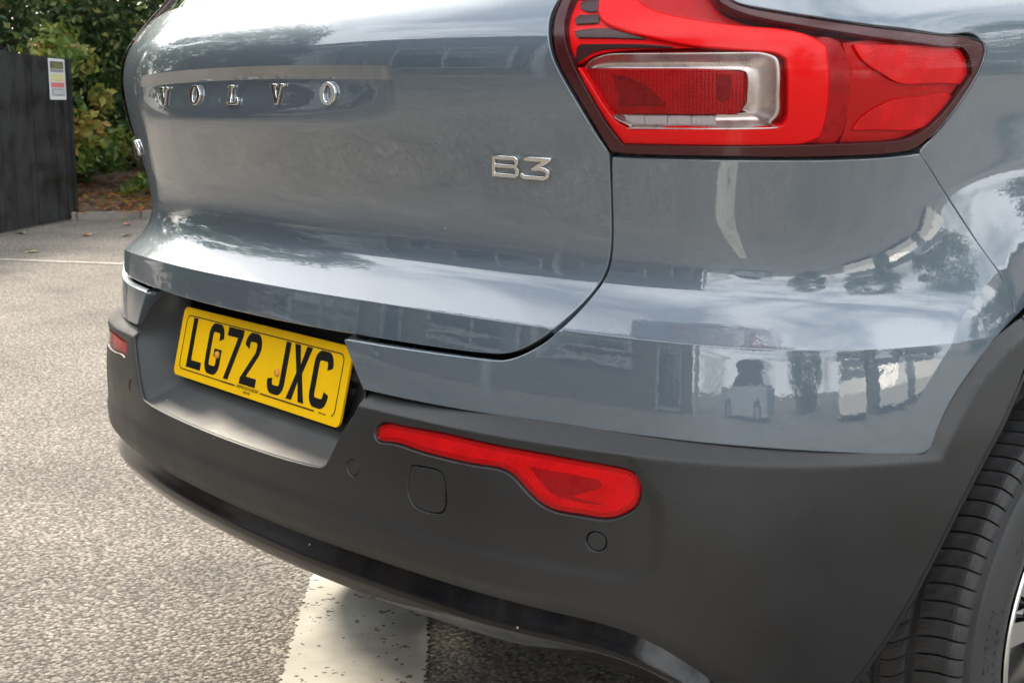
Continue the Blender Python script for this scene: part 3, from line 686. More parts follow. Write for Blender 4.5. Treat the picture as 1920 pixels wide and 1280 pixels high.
RIM=[(0.6284,1.1923),(0.6291,1.1836),(0.631,1.1666),(0.634,1.1542),(0.6384,1.1387),(0.6474,1.1197),(0.6699,1.0846),(0.6908,1.049),(0.7037,1.0375),(0.765,1.0389),(0.8777,1.0424),(0.8843,1.0433),(0.9671,1.047),(1.0393,1.0492),(1.0647,1.0519),(1.0905,1.0583),(1.1162,1.0709),(1.1475,1.0949),(1.1706,1.1172),(1.166,1.1349),(1.1572,1.1433),(1.1438,1.1456),(1.0688,1.1473),(1.0137,1.1507),(0.9654,1.1561),(0.9215,1.1608),(0.8801,1.1668),(0.8493,1.173),(0.8303,1.1795),(0.8171,1.1872)]
REDBAND=[(0.7132,1.1928),(0.7191,1.1873),(0.7382,1.178),(0.7625,1.1729),(0.813,1.1646),(0.8613,1.1578),(0.8806,1.1607),(0.9099,1.1551),(0.9315,1.1502),(0.9427,1.1417),(0.9466,1.1299),(0.9486,1.0901),(0.9477,1.0685),(0.9427,1.0542),(0.9296,1.0468),(0.885,1.0433),(0.7984,1.0402),(0.7635,1.0384),(0.7015,1.0367),(0.6885,1.0486),(0.6674,1.0837),(0.6448,1.1154),(0.6538,1.1159),(0.6722,1.0901),(0.6876,1.0654),(0.6963,1.0569),(0.7114,1.0521),(0.8807,1.0573),(0.8971,1.0621),(0.9039,1.0712),(0.9031,1.1063),(0.8995,1.13),(0.892,1.1365),(0.8775,1.1387),(0.8299,1.1404),(0.7979,1.1429),(0.7654,1.1477),(0.7234,1.1566),(0.6899,1.165),(0.6758,1.1735),(0.6696,1.183),(0.6683,1.1942)]
FINBASE=[(0.62,1.1996),(0.6249,1.1746),(0.63,1.1566),(0.6382,1.1361),(0.6434,1.1199),(0.6489,1.1214),(0.665,1.1328),(0.6896,1.1392),(0.7637,1.1405),(0.8214,1.1412),(0.7968,1.1431),(0.7636,1.1489),(0.721,1.1591),(0.6869,1.1677),(0.6726,1.1766),(0.6659,1.187),(0.6641,1.1982)]
CELLS=[[(0.6405,1.194),(0.6427,1.1953),(0.6674,1.1945),(0.669,1.1887),(0.6637,1.1856),(0.649,1.1864),(0.6423,1.1895)],[(0.6393,1.1754),(0.6438,1.1796),(0.6691,1.1797),(0.6693,1.171),(0.6425,1.1704)],[(0.6423,1.1599),(0.6501,1.1614),(0.6835,1.1624),(0.6977,1.1599),(0.7323,1.1511),(0.6814,1.1531),(0.6478,1.1536)],[(0.6483,1.1417),(0.6519,1.1446),(0.699,1.1445),(0.7325,1.1438),(0.7655,1.1412),(0.699,1.141),(0.6784,1.1394),(0.6644,1.1351),(0.652,1.1271),(0.6475,1.1242)]]
SILVER_OUT=[(0.6618,1.1184),(0.6697,1.1272),(0.6854,1.1326),(0.7059,1.1343),(0.7656,1.1347),(0.8458,1.1358),(0.8696,1.1356),(0.8824,1.1324),(0.8883,1.1259),(0.8903,1.1114),(0.8905,1.0921),(0.8896,1.0737),(0.8836,1.0638),(0.874,1.0594),(0.7304,1.0546),(0.7134,1.0554),(0.7003,1.0622),(0.6936,1.0684)]
SILVER_IN=[(0.6588,1.1175),(0.6687,1.1176),(0.6828,1.1175),(0.7035,1.1176),(0.7641,1.1177),(0.8333,1.1177),(0.8447,1.1174),(0.8496,1.1162),(0.8523,1.1136),(0.8539,1.1056),(0.8534,1.0923),(0.852,1.0816),(0.8488,1.0757),(0.8423,1.0723),(0.7464,1.0691),(0.7224,1.0683),(0.7052,1.0677),(0.693,1.0673)]
PRISM=[(0.6516,1.116),(0.7474,1.117),(0.8415,1.1169),(0.8472,1.1149),(0.8487,1.1001),(0.8471,1.0786),(0.8406,1.0729),(0.7634,1.0705),(0.6879,1.0683),(0.6703,1.091)]
PRISMDARK=[[(0.6907,1.1115),(0.7061,1.1109),(0.7263,1.102),(0.743,1.0948),(0.7557,1.0786),(0.7003,1.0762),(0.6959,1.0953)],[(0.8162,1.1123),(0.8337,1.1126),(0.8348,1.0998),(0.8326,1.0879),(0.8278,1.0849),(0.8181,1.0854)]]
CLEAR=[(0.7043,1.0674),(0.8181,1.0704),(0.8254,1.0596),(0.7168,1.0552),(0.7071,1.0609)]
STRIP=[(0.9315,1.1502),(0.945,1.1525),(0.9632,1.1466),(0.9721,1.132),(0.977,1.0726),(0.9736,1.0566),(0.9652,1.0475),(0.9296,1.0468),(0.9427,1.0542),(0.9477,1.0685),(0.9486,1.0901),(0.9466,1.1299),(0.9427,1.1417)]
SIDE=[(0.9694,1.1467),(0.992,1.1527),(1.0666,1.1504),(1.1588,1.1459),(1.1724,1.1428),(1.1804,1.1337),(1.1843,1.1186),(1.1629,1.094),(1.1305,1.0698),(1.1038,1.0574),(1.077,1.051),(1.0504,1.0482),(0.9728,1.046),(0.9785,1.0555),(0.9821,1.0716),(0.9768,1.1322)]
REFL_UP=[(0.9824,1.1449),(1.0598,1.1453),(1.1539,1.1443),(1.1646,1.1333),(1.1744,1.1215),(1.1582,1.1083),(1.0931,1.1086),(1.0451,1.1099),(1.0194,1.1191),(0.9928,1.1323)]
REFL_LO=[(0.9891,1.0612),(1.0034,1.0748),(1.0232,1.084),(1.0503,1.0915),(1.0954,1.0945),(1.1406,1.0963),(1.1517,1.0919),(1.1278,1.0777),(1.0981,1.0653),(1.0415,1.0624)]
SIDETEXT=[(1.0987,1.103)]
REFLECTOR=[(0.3854,0.6657),(0.3877,0.6743),(0.3972,0.6801),(0.4188,0.6819),(0.4962,0.6842),(0.5544,0.6832),(0.6203,0.683),(0.6809,0.6817),(0.727,0.68),(0.7405,0.6767),(0.7467,0.6685),(0.7477,0.6562),(0.7448,0.6433),(0.7342,0.6327),(0.7175,0.6245),(0.683,0.6228),(0.6474,0.6242),(0.6328,0.6299),(0.6099,0.6472),(0.5965,0.6566),(0.5834,0.6603),(0.5565,0.6601),(0.499,0.6593),(0.4537,0.6607),(0.4048,0.6613),(0.3893,0.6616)]
REFDARK=[(0.6176,0.667),(0.6816,0.6664),(0.7014,0.6647),(0.7051,0.6595),(0.703,0.6546),(0.6824,0.647),(0.6709,0.6406),(0.7069,0.6368),(0.7001,0.6347),(0.6591,0.6365),(0.6471,0.6381),(0.6346,0.6489)]
TOW=[(0.4497,0.6343),(0.4512,0.6386),(0.4573,0.64),(0.4915,0.641),(0.5007,0.6382),(0.5035,0.6316),(0.5049,0.5958),(0.5015,0.5911),(0.4966,0.589),(0.4669,0.587),(0.4556,0.59),(0.4513,0.5945)]
SENSOR=[(0.3433,0.6154),(0.7002,0.5932)]
NOTCH=[(0.3491,0.7157),(0.3521,0.699),(0.3454,0.6883),(0.3376,0.6804),(0.324,0.6639),(0.3206,0.6571),(0.3051,0.6273),(0.2956,0.6123),(0.2876,0.6044),(0.2771,0.6003),(0.2352,0.5989),(0.1566,0.5953)]
OPENING=[(1.2272,0.7799),(1.1901,0.7363),(1.165,0.7012),(1.1373,0.6793),(1.1119,0.6381),(1.0831,0.5856),(1.0677,0.5509),(1.0431,0.515),(1.0283,0.4925),(1.0035,0.4573),(0.9875,0.4357)]
F4=[(-0.2234,0.4996),(-0.0802,0.4988),(0.037,0.4968),(0.2049,0.4979),(0.313,0.5004),(0.4361,0.5024),(0.5327,0.5007),(0.6062,0.4985),(0.6811,0.4947),(0.7151,0.4945),(0.7434,0.4891),(0.7742,0.4777),(0.7941,0.4661),(0.8235,0.4516),(0.8356,0.437)]

# ================================================================== the car
car = tag(empty('parked_car', (0, .8, 0)), 'slate grey compact SUV with black lower bumper and red tail light, parked in front', 'car')
class Root: pass
def car_local(o): o.location = (0, -.8, 0); return o
def CP(o):       # parts of the car are modelled in world metres
    o.location = (0, -.8, 0); return o

def tail(s, q):
    """tailgate skin: the body surface with the shallow hollow that carries the lettering"""
    b = body(s, q); s = np.asarray(s, float); q = np.asarray(q, float); p, n = plan(s)
    v = (1.127-.0058*(s/.383)**2)-q; D = .0150*np.clip(1-(s/.385)**2, 0, 1)**.55
    k = -D*np.clip(v/.017, 0, 1)*(1-sst(.017, .085, v))
    b[..., 0] += n[..., 0]*k; b[..., 1] += n[..., 1]*k
    return b
def dense(*segs): return np.concatenate([np.arange(a, b-1e-9, d) for a, b, d in segs])
HALF = [(0, .7802)] + SHUT[::-1] + [(.622, 1.205), (.625, 1.216), (.56, 1.221), (.456, 1.2255), (.3, 1.230), (.15, 1.2335)]
TG = HALF + [(0, 1.2345)] + [(-a, b) for a, b in HALF[:0:-1]]
rows = dense((.783, .822, .004), (.8235, .829, .001), (.829, .90, .002), (.90, 1.045, .006), (1.045, 1.128, .0022), (1.128, 1.232, .0045))
CR = [[(a, q) for a in np.linspace(-.7, .7, 40)] for q in (.8246, .8256)]
HT = [[(a, 1.127-.0058*(a/.383)**2+o) for a in np.linspace(-.382, .382, 60)] for o in (-.0005, .0005, -.0165, -.0178)]
tg = CP(panel('tailgate', tail, TG, M['paint'], car, rows=rows, step=.007, bstep=.004, creases=CR+HT))
# painted bumper skins left and right of the plate, rear wings, flank
seam = BUMPER[25:34]
def flare_line(o):
    r = []
    for q in np.linspace(.69, .95, 60):
        ss = np.linspace(.95, 1.45, 800); X = body(ss, np.full(800, q)); p, n = plan(ss); rho = np.hypot(p[:, 1]-WY, X[:, 2]-WZ); i = np.argmin(np.abs(rho-.603-o)); r.append((ss[i]+(rho[i]-.603-o)*1.0*(1 if p[i, 1] < WY else -1)*min(1.2, abs(rho[i]/(WY-p[i, 1]+1e-6))), q))
    return r
CW = [[(a, q) for a in np.linspace(.6, 1.30, 40)] for q in (.8246, .8256)] + [flare_line(-.0006), flare_line(.0006)]
wing_rows = dense((.70, .8, .004), (.8, .90, .002), (.90, 1.05, .006))
for fl in (False, True):
    CP(panel('bumper_skin', bump, BUMPER, M['paint'], car, rows=wing_rows, step=.0065, bstep=.004, creases=CW, flip=fl))
G = .0028
tip = LIGHT[19:]
def arch_pt(a):
    r = .55
    for _ in range(8): r = float(rpe(WZ+r*math.sin(R(a))))
    return flank(WY-r*math.cos(R(a)), WZ+r*math.sin(R(a)))
arcp = [arch_pt(a) for a in range(62, 152, 6)]
QUARTER = [(a+G, b+G*.4) for a, b in seam] + arcp + [flank(1.345, .60), flank(1.36, .75), flank(1.36, 1.0), flank(1.36, 1.205), flank(.95, 1.212), (1.17, 1.225), (1.05, 1.38), (.98, 1.545), (.70, 1.545), (.705, 1.40), (.745, 1.305), (.782, 1.245), (.815, 1.202)]
QUARTER += [(a+.001, b+.0045) for a, b in tip[::-1][:9]] + [(a+.004, b) for a, b in tip[::-1][9:]] + [(1.0887+.003, 1.0415)]
for fl in (False, True):
    CP(panel('rear_wing', body, QUARTER, M['paint'], car, step=.012, rows=dense((.6, .9, .006), (.9, 1.16, .008), (1.16, 1.19, .002), (1.19, 1.55, .014)), bstep=.006, relax=0, flip=fl))
DOORS = ((1.364, 2.06, 'rear_door'), (2.064, 3.10, 'front_door'), (3.104, 3.397, 'front_wing'))
for y0, y1, nm in DOORS:
    for fl in (False, True):
        CP(panel(nm, lambda s, q: body(s, q, False), [flank(y0, .46), flank(y1, .46), flank(y1, 1.0), flank(y1, 1.16 if nm != 'front_wing' else 1.04), flank(y0, 1.20 if nm != 'front_wing' else 1.10)], M['paint'], car, step=.03, bstep=.02, relax=0, flip=fl))
for fl in (False, True):
    CP(panel('side_window', offs(lambda s, q: body(s, q, False), -.004), [(1.18, 1.222), flank(1.36, 1.205), flank(2.0, 1.20), flank(3.0, 1.165), flank(3.30, 1.07), flank(2.9, 1.32), flank(2.48, 1.552), flank(1.5, 1.552), (.985, 1.552), (1.06, 1.38)], M['glass'], car, step=.04, bstep=.02, relax=0, flip=fl))
    CP(panel('sill', lambda s, q: clad(s, q), [flank(1.30, .33), flank(3.25, .33), flank(3.25, .455), flank(1.30, .455)], M['plastic'], car, step=.03, bstep=.02, relax=0, flip=fl))
CP(panel('rear_window', offs(body, -.006), [(-.60, 1.222), (-.456, 1.2305), (-.3, 1.235), (0, 1.2395), (.3, 1.235), (.456, 1.2305), (.60, 1.222), (.625, 1.38), (.60, 1.50), (0, 1.52), (-.60, 1.50), (-.625, 1.38)], M['glass'], car, step=.02, bstep=.01))
CP(panel('roof_spoiler', offs(body, .03), [(-.66, 1.51), (0, 1.53), (.66, 1.51), (.68, 1.59), (0, 1.60), (-.68, 1.59)], M['paint'], car, step=.03, bstep=.015))
ss = np.linspace(-sat(2.5), sat(2.5), 121); lp = body(ss, np.full(121, 1.545), False); ctr = np.array([0, 1.3, 1.66])
rv = [ctr+(lp-ctr)*np.array([k, k, 1])*[1, 1, 0]+[0, 0, 1.545+.10*(1-k**3)-ctr[2]*0] - [0, 0, 0] for k in (1, .9, .75, .5, .25)]
rv = [np.stack([ctr[0]+(lp[:, 0]-ctr[0])*k, ctr[1]+(lp[:, 1]-ctr[1])*k, 1.545+.10*(1-k**3)+0*lp[:, 0]], 1) for k in (1, .92, .8, .55, .25, .02)]
V = np.concatenate(rv); f = [(r*121+i, r*121+(i+1) % 121, (r+1)*121+(i+1) % 121, (r+1)*121+i) for r in range(5) for i in range(121)]
CP(pyd('roof', V, f, M['paint'], car))
CP(pyd('windscreen', [(-.66, 2.48, 1.56), (.66, 2.48, 1.56), (.82, 3.32, 1.05), (-.82, 3.32, 1.05), (0, 2.40, 1.59), (0, 3.42, 1.06)], [(0, 4, 5, 3), (4, 1, 2, 5)], M['glass'], car))
CP(pyd('bonnet', [(x*.9*(1-.12*j*j/9), 3.35+j*.32, 1.05-.045*j-.02*abs(x)-.02*j*j*.5) for j in range(4) for x in (-1, -.6, 0, .6, 1)], [(j*5+i, j*5+i+1, j*5+i+6, j*5+i+5) for j in range(3) for i in range(4)], M['paint'], car))
nf = [(-.9, 3.4), (-.86, 3.9), (-.72, 4.2), (-.35, 4.36), (0, 4.39), (.35, 4.36), (.72, 4.2), (.86, 3.9), (.9, 3.4)]
CP(pyd('front_bumper', [(x, y, z) for z in (.25, .5, .75, .93) for x, y in nf], [(j*9+i, j*9+i+1, j*9+i+10, j*9+i+9) for j in range(3) for i in range(8)], M['paint'], car))

# black sheet added behind the shut lines so the gaps read dark, underbody
CP(panel('dark_gap_backing', offs(body, -.030), [(-1.02, .80), (-.6, .79), (.6, .79), (1.02, .80), (1.02, 1.19), (.68, 1.24), (0, 1.24), (-.68, 1.24), (-1.02, 1.19)], M['rubber'], car, step=.02, bstep=.02, edge=((.001, .001),)))
CP(panel('bumper_beam', offs(bump, -.11), [(-1.02, .55), (1.02, .55), (1.02, .86), (.60, .80), (-.60, .80), (-1.02, .86)], M['under'], car, step=.02, bstep=.02, edge=((.001, .001),)))
CP(MB().box((-.70, .62, .26), (.70, 3.9, .40)).box((-.55, .20, .44), (.55, .7, .58)).build('underbody', M['under'], car))
CP(panel('window_seal', offs(body, -.002), [(-.61, 1.2165), (-.456, 1.2258), (-.3, 1.2303), (0, 1.2348), (.3, 1.2303), (.456, 1.2258), (.61, 1.2165), (.605, 1.2225), (.456, 1.2312), (.3, 1.2357), (0, 1.2402), (-.3, 1.2357), (-.456, 1.2312), (-.605, 1.2225)], M['rubber'], car, step=.02, bstep=.01))

# ---------------------------------------------------------------- black lower bumper
for _ in range(3): OPENING = [OPENING[0]]+[(.25*a[0]+.5*b[0]+.25*c[0], .25*a[1]+.5*b[1]+.25*c[1]) for a, b, c in zip(OPENING, OPENING[1:], OPENING[2:])]+[OPENING[-1]]
RIGHT = [(0, .4985), (.2, .4985), (.40, .500), (.55, .4995), (.68, .4955), (.7151, .4940), (.7434, .4885), (.7742, .4777), (.7970, .4650), (.8200, .4510), (.8356, .437), (.848, .415), (.862, .392), (.90, .378), (.945, .388), (.970, .412)] + OPENING[::-1] + [(1.236, .800), (1.2500, .8420)]
EDGEL = [(a, b) for a, b in BUMPER[34:52]] + [(.3513, .7183)]
NR = [(.3505, .7157), (.3535, .700), (.3500, .6900), (.3400, .6790), (.3265, .6620), (.3140, .6430), (.3030, .6245), (.2956, .6123), (.2876, .6046), (.2771, .6008), (.2352, .5989), (.1566, .5970), (0, .5962)]
CL = RIGHT + EDGEL + NR
CL = CL + [(-a, b) for a, b in CL[::-1] if abs(a) > 1e-6]
def grow(poly, d):
    c = smooth_outline(poly, .004, 60, 0); sg = 1 if area(c) > 0 else -1
    t = np.roll(c, -1, 0)-np.roll(c, 1, 0); t /= np.linalg.norm(t, axis=1)[:, None]; return [tuple(p) for p in c+np.stack([t[:, 1], -t[:, 0]], 1)*d*sg]
def circle(s, q, r, n=28): return [(s+r*math.cos(2*math.pi*i/n), q+r*math.sin(2*math.pi*i/n)) for i in range(n)]
POCK = grow(REFLECTOR, .0045)
TOWO = grow(TOW, .0022)
SENS = [(.345, .6160), (.7015, .5935)]
holes = []
for k in (1, -1):
    holes += [[(k*a, b) for a, b in POCK], [(k*a, b) for a, b in circle(SENS[0][0], SENS[0][1], .0125)], [(k*a, b) for a, b in circle(SENS[1][0], SENS[1][1], .0135)]]
holes.append(TOWO)
def face(s, q):
    """bumper skin with its slightly sunken rear face"""
    b = clad(s, q); s = np.asarray(s, float); q = np.asarray(q, float); a = np.abs(s); p, n = plan(s)
    hx = np.maximum(0, (a-.70))/.072; hy = np.maximum(0, np.abs(q-.615)-.0)/.062
    r = (hx**3+np.where(q < .615, hy, hy*sst(.70, .76, a))**3)**(1/3)
    e = edist(s, q); k = -.0032*sst(1.12, .84, r)*sst(.020, .034, e)
    b[..., 0] += n[..., 0]*k; b[..., 1] += n[..., 1]*k
    return b
brow = dense((.38, .48, .006), (.48, .53, .003), (.53, .665, .006), (.665, .74, .0025), (.74, .9, .004))
def ledge(k):
    r = []
    for a in np.linspace(.33, 1.02, 70):
        w = float(sst(.50, 1.05, a)); r.append((a, float(_F2(a))-k*(.026*(1-w)+.014*w)))
    return r
BK = [[(a, q_-float(_sh(a))) for a in np.linspace(0, .84, 110)] for q_ in (.5125, .5145, .5175, .5195)]
LC = BK+[ledge(k) for k in (.4, .84, .9, .97)]; LC += [[(-a, b) for a, b in c] for c in LC]
lower = CP(panel('lower_bumper', face, CL, M['plastic'], car, holes=holes, rows=brow, step=.008, bstep=.004, corner=40, creases=LC,
                 edge=((.0012, .0003), (.0022, .0014), (.0026, .003), (.0026, .0060)), hedge=((.0008, .0008), (.0035, .0055), (.0042, .0075), (.0042, .014))))
# wheel arch trim forward of the bumper
ain = [flank(WY-.490*math.cos(R(a)), WZ+.490*math.sin(R(a))) for a in range(56, 185, 8)]
aout = [arch_pt(a) for a in range(61, 185, 8)]
for fl in (False, True):
    CP(panel('wheel_arch_trim', clad, [(1.2415, .8012)] + ain + aout[::-1] + [(1.2545, .8440)], M['plastic'], car, step=.008, bstep=.006, relax=0, edge=((.0012, .0003), (.0022, .0014), (.0026, .003), (.0026, .03)), flip=fl))
lipath = smooth_outline(OPENING[::-1]+[(1.236, .797), (1.30, .70)], .008)[:70]
lipath = np.stack([np.interp(np.linspace(0, len(OPENING)-1, 90), np.arange(len(OPENING)), [p[k] for p in OPENING[::-1]]) for k in (0, 1)], 1)
for fl in (1, -1):
    pr_ = [(0, .0006), (.004, .0002), (.010, -.004), (.014, -.012), (.015, -.05)]
    lip = CP(sweep('arch_lip', clad, lipath*[fl, 1], pr_ if fl > 0 else [(-a, b) for a, b in pr_], M['plastic'], car))
# parking sensors, towing eye cover
for k in (1, -1):
    for (s, q), r in zip(SENS, (.0092, .0098)):
        CP(panel('parking_sensor', offs(face, -.0012), [(k*a, b) for a, b in circle(s, q, r)], M['plastic_dark'], car, step=.004, bstep=.003, edge=((.0005, .0001), (.0010, .0006), (.0013, .0015), (.0013, .01))))
        CP(panel('sensor_bezel', offs(face, -.0045), [(k*a, b) for a, b in circle(s, q, r+.0045)], M['plastic_dark'], car, step=.004, bstep=.003, edge=((.001, .001), (.001, .006))))
TOWI = grow(TOW, -.0012)
CP(panel('towing_eye_cover', offs(face, -.0006), TOWI, M['plastic'], car, step=.008, bstep=.004, edge=((.0003, .0001), (.0006, .0006), (.0007, .008))))
CP(panel('cover_backing', offs(face, -.009), grow(TOWO, .002), M['rubber'], car, step=.01, bstep=.006, edge=((.001, .001),)))
CP(panel('cover_slot', offs(face, .0004), [(.5042, .6040), (.5062, .6040), (.5064, .6190), (.5044, .6190)], M['rubber'], car, step=.01, bstep=.006, edge=((.0001, .0002), (.0001, .003))))
# gloss black strip under the bumper
def skid(s, q):
    p, n = plan(s); a = np.abs(np.asarray(s, float)); q = np.asarray(q, float); z = q-drop(s)-_sh(a)
    w = sst(.50, 1.05, a); d = .0385*(1-w)+_C1(.5)*w-.0385+SK(q)
    return np.stack([p[..., 0]+n[..., 0]*d, p[..., 1]+n[..., 1]*d, z], -1)
SK = Pch([.42, .434, .441, .457, .460, .463, .48, .49, .505, .52], [-.004, .014, .0205, .0305, .0318, .0316, .0272, .0246, .0208, .017])
SKO = [(0, .5025), (.4, .504), (.68, .503), (.80, .502), (.832, .498), (.846, .485), (.850, .465), (.845, .448), (.82, .440), (.6, .4385), (.4, .438), (0, .439)]
CP(panel('lower_trim_strip', skid, SKO+[(-a, b) for a, b in SKO[-2:0:-1]], M['gloss'], car, rows=dense((.425, .457, .003), (.4565, .4655, .0015), (.466, .51, .004)), step=.008, bstep=.005, creases=[[(a_, q_) for a_ in np.linspace(-.84, .84, 60)] for q_ in (.4568, .4600, .4632)], edge=((.0012, .0004), (.002, .0016), (.002, .02))))
# plate recess
tanp = math.tan(R(13.67))
def floor_y(z): return .016+tanp*(z-.70)
O3 = [np.array(bump(.312, .778)), np.array(bump(.331, .748)), np.array(bump(.3505, .7195))] + [np.array(face(a, b)) for a, b in NR[1:]]
I2 = [(.300, .795), (.296, .755), (.291, .727), (.288, .706), (.286, .692), (.284, .678), (.281, .662), (.276, .650), (.269, .640), (.262, .633), (.254, .6295), (.244, .6280), (.21, .6275), (.14, .6272), (0, .6270)]
ns = 12; V = []; half = []
for o, (ix, iz) in zip(O3, I2):
    i = np.array([ix, floor_y(iz), iz]); jx = ix-.022 if ix > .03 else 0; jz = iz+.020 if ix < .285 else iz; j = np.array([jx, floor_y(jz), jz])
    o = o+np.array([0, .0035, 0]); mid = o+(i-o)*.45
    col = [o, o+(i-o)*.2, mid]
    for u in np.linspace(0, 1, ns)[1:]: col.append((1-u)**2*mid+2*u*(1-u)*i+u*u*j)
    half.append(np.array(col))
cols = half + [c*np.array([-1, 1, 1]) for c in half[-2::-1]]
cols = np.array(cols); nc, nr = cols.shape[:2]
# refine along the outline
tt = np.linspace(0, nc-1, 97); par = np.arange(nc); fine = np.stack([Spl(par, cols[:, k])(tt) for k in range(nr)], 1)
V = fine.reshape(-1, 3); f = [(i*nr+k, i*nr+k+1, (i+1)*nr+k+1, (i+1)*nr+k) for i in range(96) for k in range(nr-1)]
f.append(tuple(i*nr+nr-1 for i in range(97)))
CP(pyd('plate_recess', V, f, M['plastic'], car))
for k in (1, -1):      # painted returns of the bumper skins into the recess
    a = [np.array(bump(s, q)) for s, q in ((.3105, .7745), (.331, .745), (.3505, .7190))]
    vv = []
    for p in a: vv += [p+[0, .001, 0], p+[-.004, .010, 0], p+[-.010, .055, .004]]
    vv = np.array(vv)*[k, 1, 1]
    CP(pyd('bumper_return', vv, [(i*3+j, i*3+j+1, (i+1)*3+j+1, (i+1)*3+j) for i in range(2) for j in range(2)], M['paint'], car))

# ---------------------------------------------------------------- reflectors in the bumper
for fl in (False, True):
    r = tag(CP(empty('rear_reflector')), None); r.parent = car
    panel('reflector_body', offs(face, -.0055), REFLECTOR, M['red_mid'], r, step=.006, bstep=.003, relax=0, corner=60, edge=((.001, .0006), (.0022, .003), (.0022, .012)), flip=fl)
    panel('reflector_facets', offs(face, -.0050), grow(REFLECTOR, -.0052), M['red_cells'], r, step=.006, bstep=.003, edge=((.0002, .0003), (.0002, .001)), flip=fl)
    panel('fog_lamp_window', offs(face, -.0045), REFDARK, M['red_shade'], r, step=.006, bstep=.003, edge=((.0002, .0003), (.0002, .001)), flip=fl)
    panel('reflector_lens', offs(face, -.0015), grow(REFLECTOR, -.0008), M['lens'], r, step=.006, bstep=.003, edge=((.0006, .0003), (.0013, .0015), (.0014, .004)), flip=fl)

# ---------------------------------------------------------------- tail lights
LO = LIGHT + [(.815, 1.197), (.78, 1.24), (.742, 1.302), (.700, 1.395), (.645, 1.395), (.635, 1.30), (.6255, 1.215)]
RIMO = [(.815, 1.190), (.775, 1.235), (.737, 1.297), (.696, 1.385), (.655, 1.385), (.644, 1.30), (.633, 1.21)]
def bo(o): return offs(lambda s, q: body(s, q), o)
FLAT = ((.0002, .0002), (.0002, .004))
for fl in (False, True):
    tl = CP(empty('tail_light')); tl.parent = car
    kw = dict(flip=fl, bstep=.004, step=.008)
    panel('housing', bo(-.031), LO, M['maroon'], tl, edge=((.0, .001),), **kw)
    panel('rim', bo(-.0012), LO, M['maroon'], tl, holes=[RIM[1:]+RIMO[:1]+RIMO[1:]], edge=((.0008, .0004), (.0012, .014)), hedge=((.001, .001), (.0015, .016)), **kw)
    panel('back_reflector', bo(-.0250), RIM[1:]+RIMO, M['red_mid'], tl, edge=FLAT, **kw)
    panel('light_guide', bo(-.007), [p for p in REDBAND] , M['red'], tl, edge=((.0015, .0005), (.003, .002), (.003, .012)), **kw)
    panel('fin_block', bo(-.014), FINBASE, M['red'], tl, edge=FLAT, **kw)
    for c in CELLS: panel('fin_cell', bo(-.012), c, M['dark_cell'], tl, edge=((.0006, -.0012), (.0010, .003)), relax=0, **kw)
    panel('side_marker', bo(-.012), SIDE, M['red_mid'], tl, edge=FLAT, **kw)
    panel('marker_divider', bo(-.009), STRIP, M['red_shade'], tl, edge=FLAT, relax=0, **kw)
    panel('side_reflector', bo(-.0085), REFL_UP, M['red_cells'], tl, edge=((.0010, .0006), (.0010, .006)), relax=0, **kw)
    panel('side_reflector', bo(-.0085), REFL_LO, M['red_cells'], tl, edge=((.0010, .0006), (.0010, .006)), relax=0, **kw)
    panel('prism_block', bo(-.016), PRISM, M['prism'], tl, edge=((.0015, .0006), (.002, .006)), **kw)
    for c in PRISMDARK: panel('prism_dark_area', bo(-.0152), c, M['red_dark'], tl, edge=FLAT, **kw)  # flat areas of darker red laid over the prism block
    # silver reflector bowl: three walls sloping in to the prism block
    so_, si_ = np.array(SILVER_OUT), np.array(SILVER_IN); par = np.arange(len(so_)); tt = np.linspace(0, len(so_)-1, 120)
    a_, b_ = Spl(par, so_)(tt), Spl(par, si_)(tt)
    if fl: a_, b_ = a_*[-1, 1], b_*[-1, 1]
    rr = []
    for u, w in ((0, -.0075), (.06, -.006), (.13, -.0085), (.5, -.015), (.9, -.0215), (.95, -.0185), (1, -.0185), (1.0, -.022)):
        c = a_+(b_-a_)*u; X = body(c[:, 0], c[:, 1]); rr.append(X+w*skin_normal(lambda s, q: body(s, q), c[:, 0], c[:, 1]))
    V = np.concatenate(rr); f = [(k*120+i, k*120+i+1, (k+1)*120+i+1, (k+1)*120+i) for k in range(len(rr)-1) for i in range(119)]
    pyd('reflector_bowl', V, f, M['silver'], tl)
    # ribbed clear optic on the lower wall
    for x0, x1 in ((.7065, .7290), (.7305, .7570), (.7585, .7860), (.7875, .8180)):
        ql = lambda x: 1.0562+.030*(x-.70)+max(0, .716-x)*.7
        panel('optic_strip', bo(-.0115), [(x0, ql(x0)), ((x0+x1)/2, ql((x0+x1)/2)), (x1, ql(x1)), (x1-.004*(x1 > .81), 1.0665+.024*(x1-.70)), (x0, 1.0665+.024*(x0-.70))], M['frost'], tl, edge=((.0003, .0004), (.0003, .006)), relax=0, flip=fl, bstep=.005, step=.006)
    panel('outer_lens', bo(.0035), LO, M['lens'], tl, edge=((.0008, .0004), (.0016, .0014), (.0019, .003), (.0019, .012)), **kw)
    fr = skin_frame(bo(-.0068), 1.0987 if not fl else -1.0987, 1.1030)
    text('moulded_word', 'V O L V O', .0065, M['red'], tl, fr, .0003, 1.3)
    seal = smooth_outline([(-a, b) if fl else (a, b) for a, b in LO], .006)
    sweep('seal', bo(-.006), np.concatenate([seal, seal[:1]]), [(-.004, .0), (.0, .002), (.004, .0)] if area(seal) > 0 else [(.004, 0), (0, .002), (-.004, 0)], M['rubber'], tl)

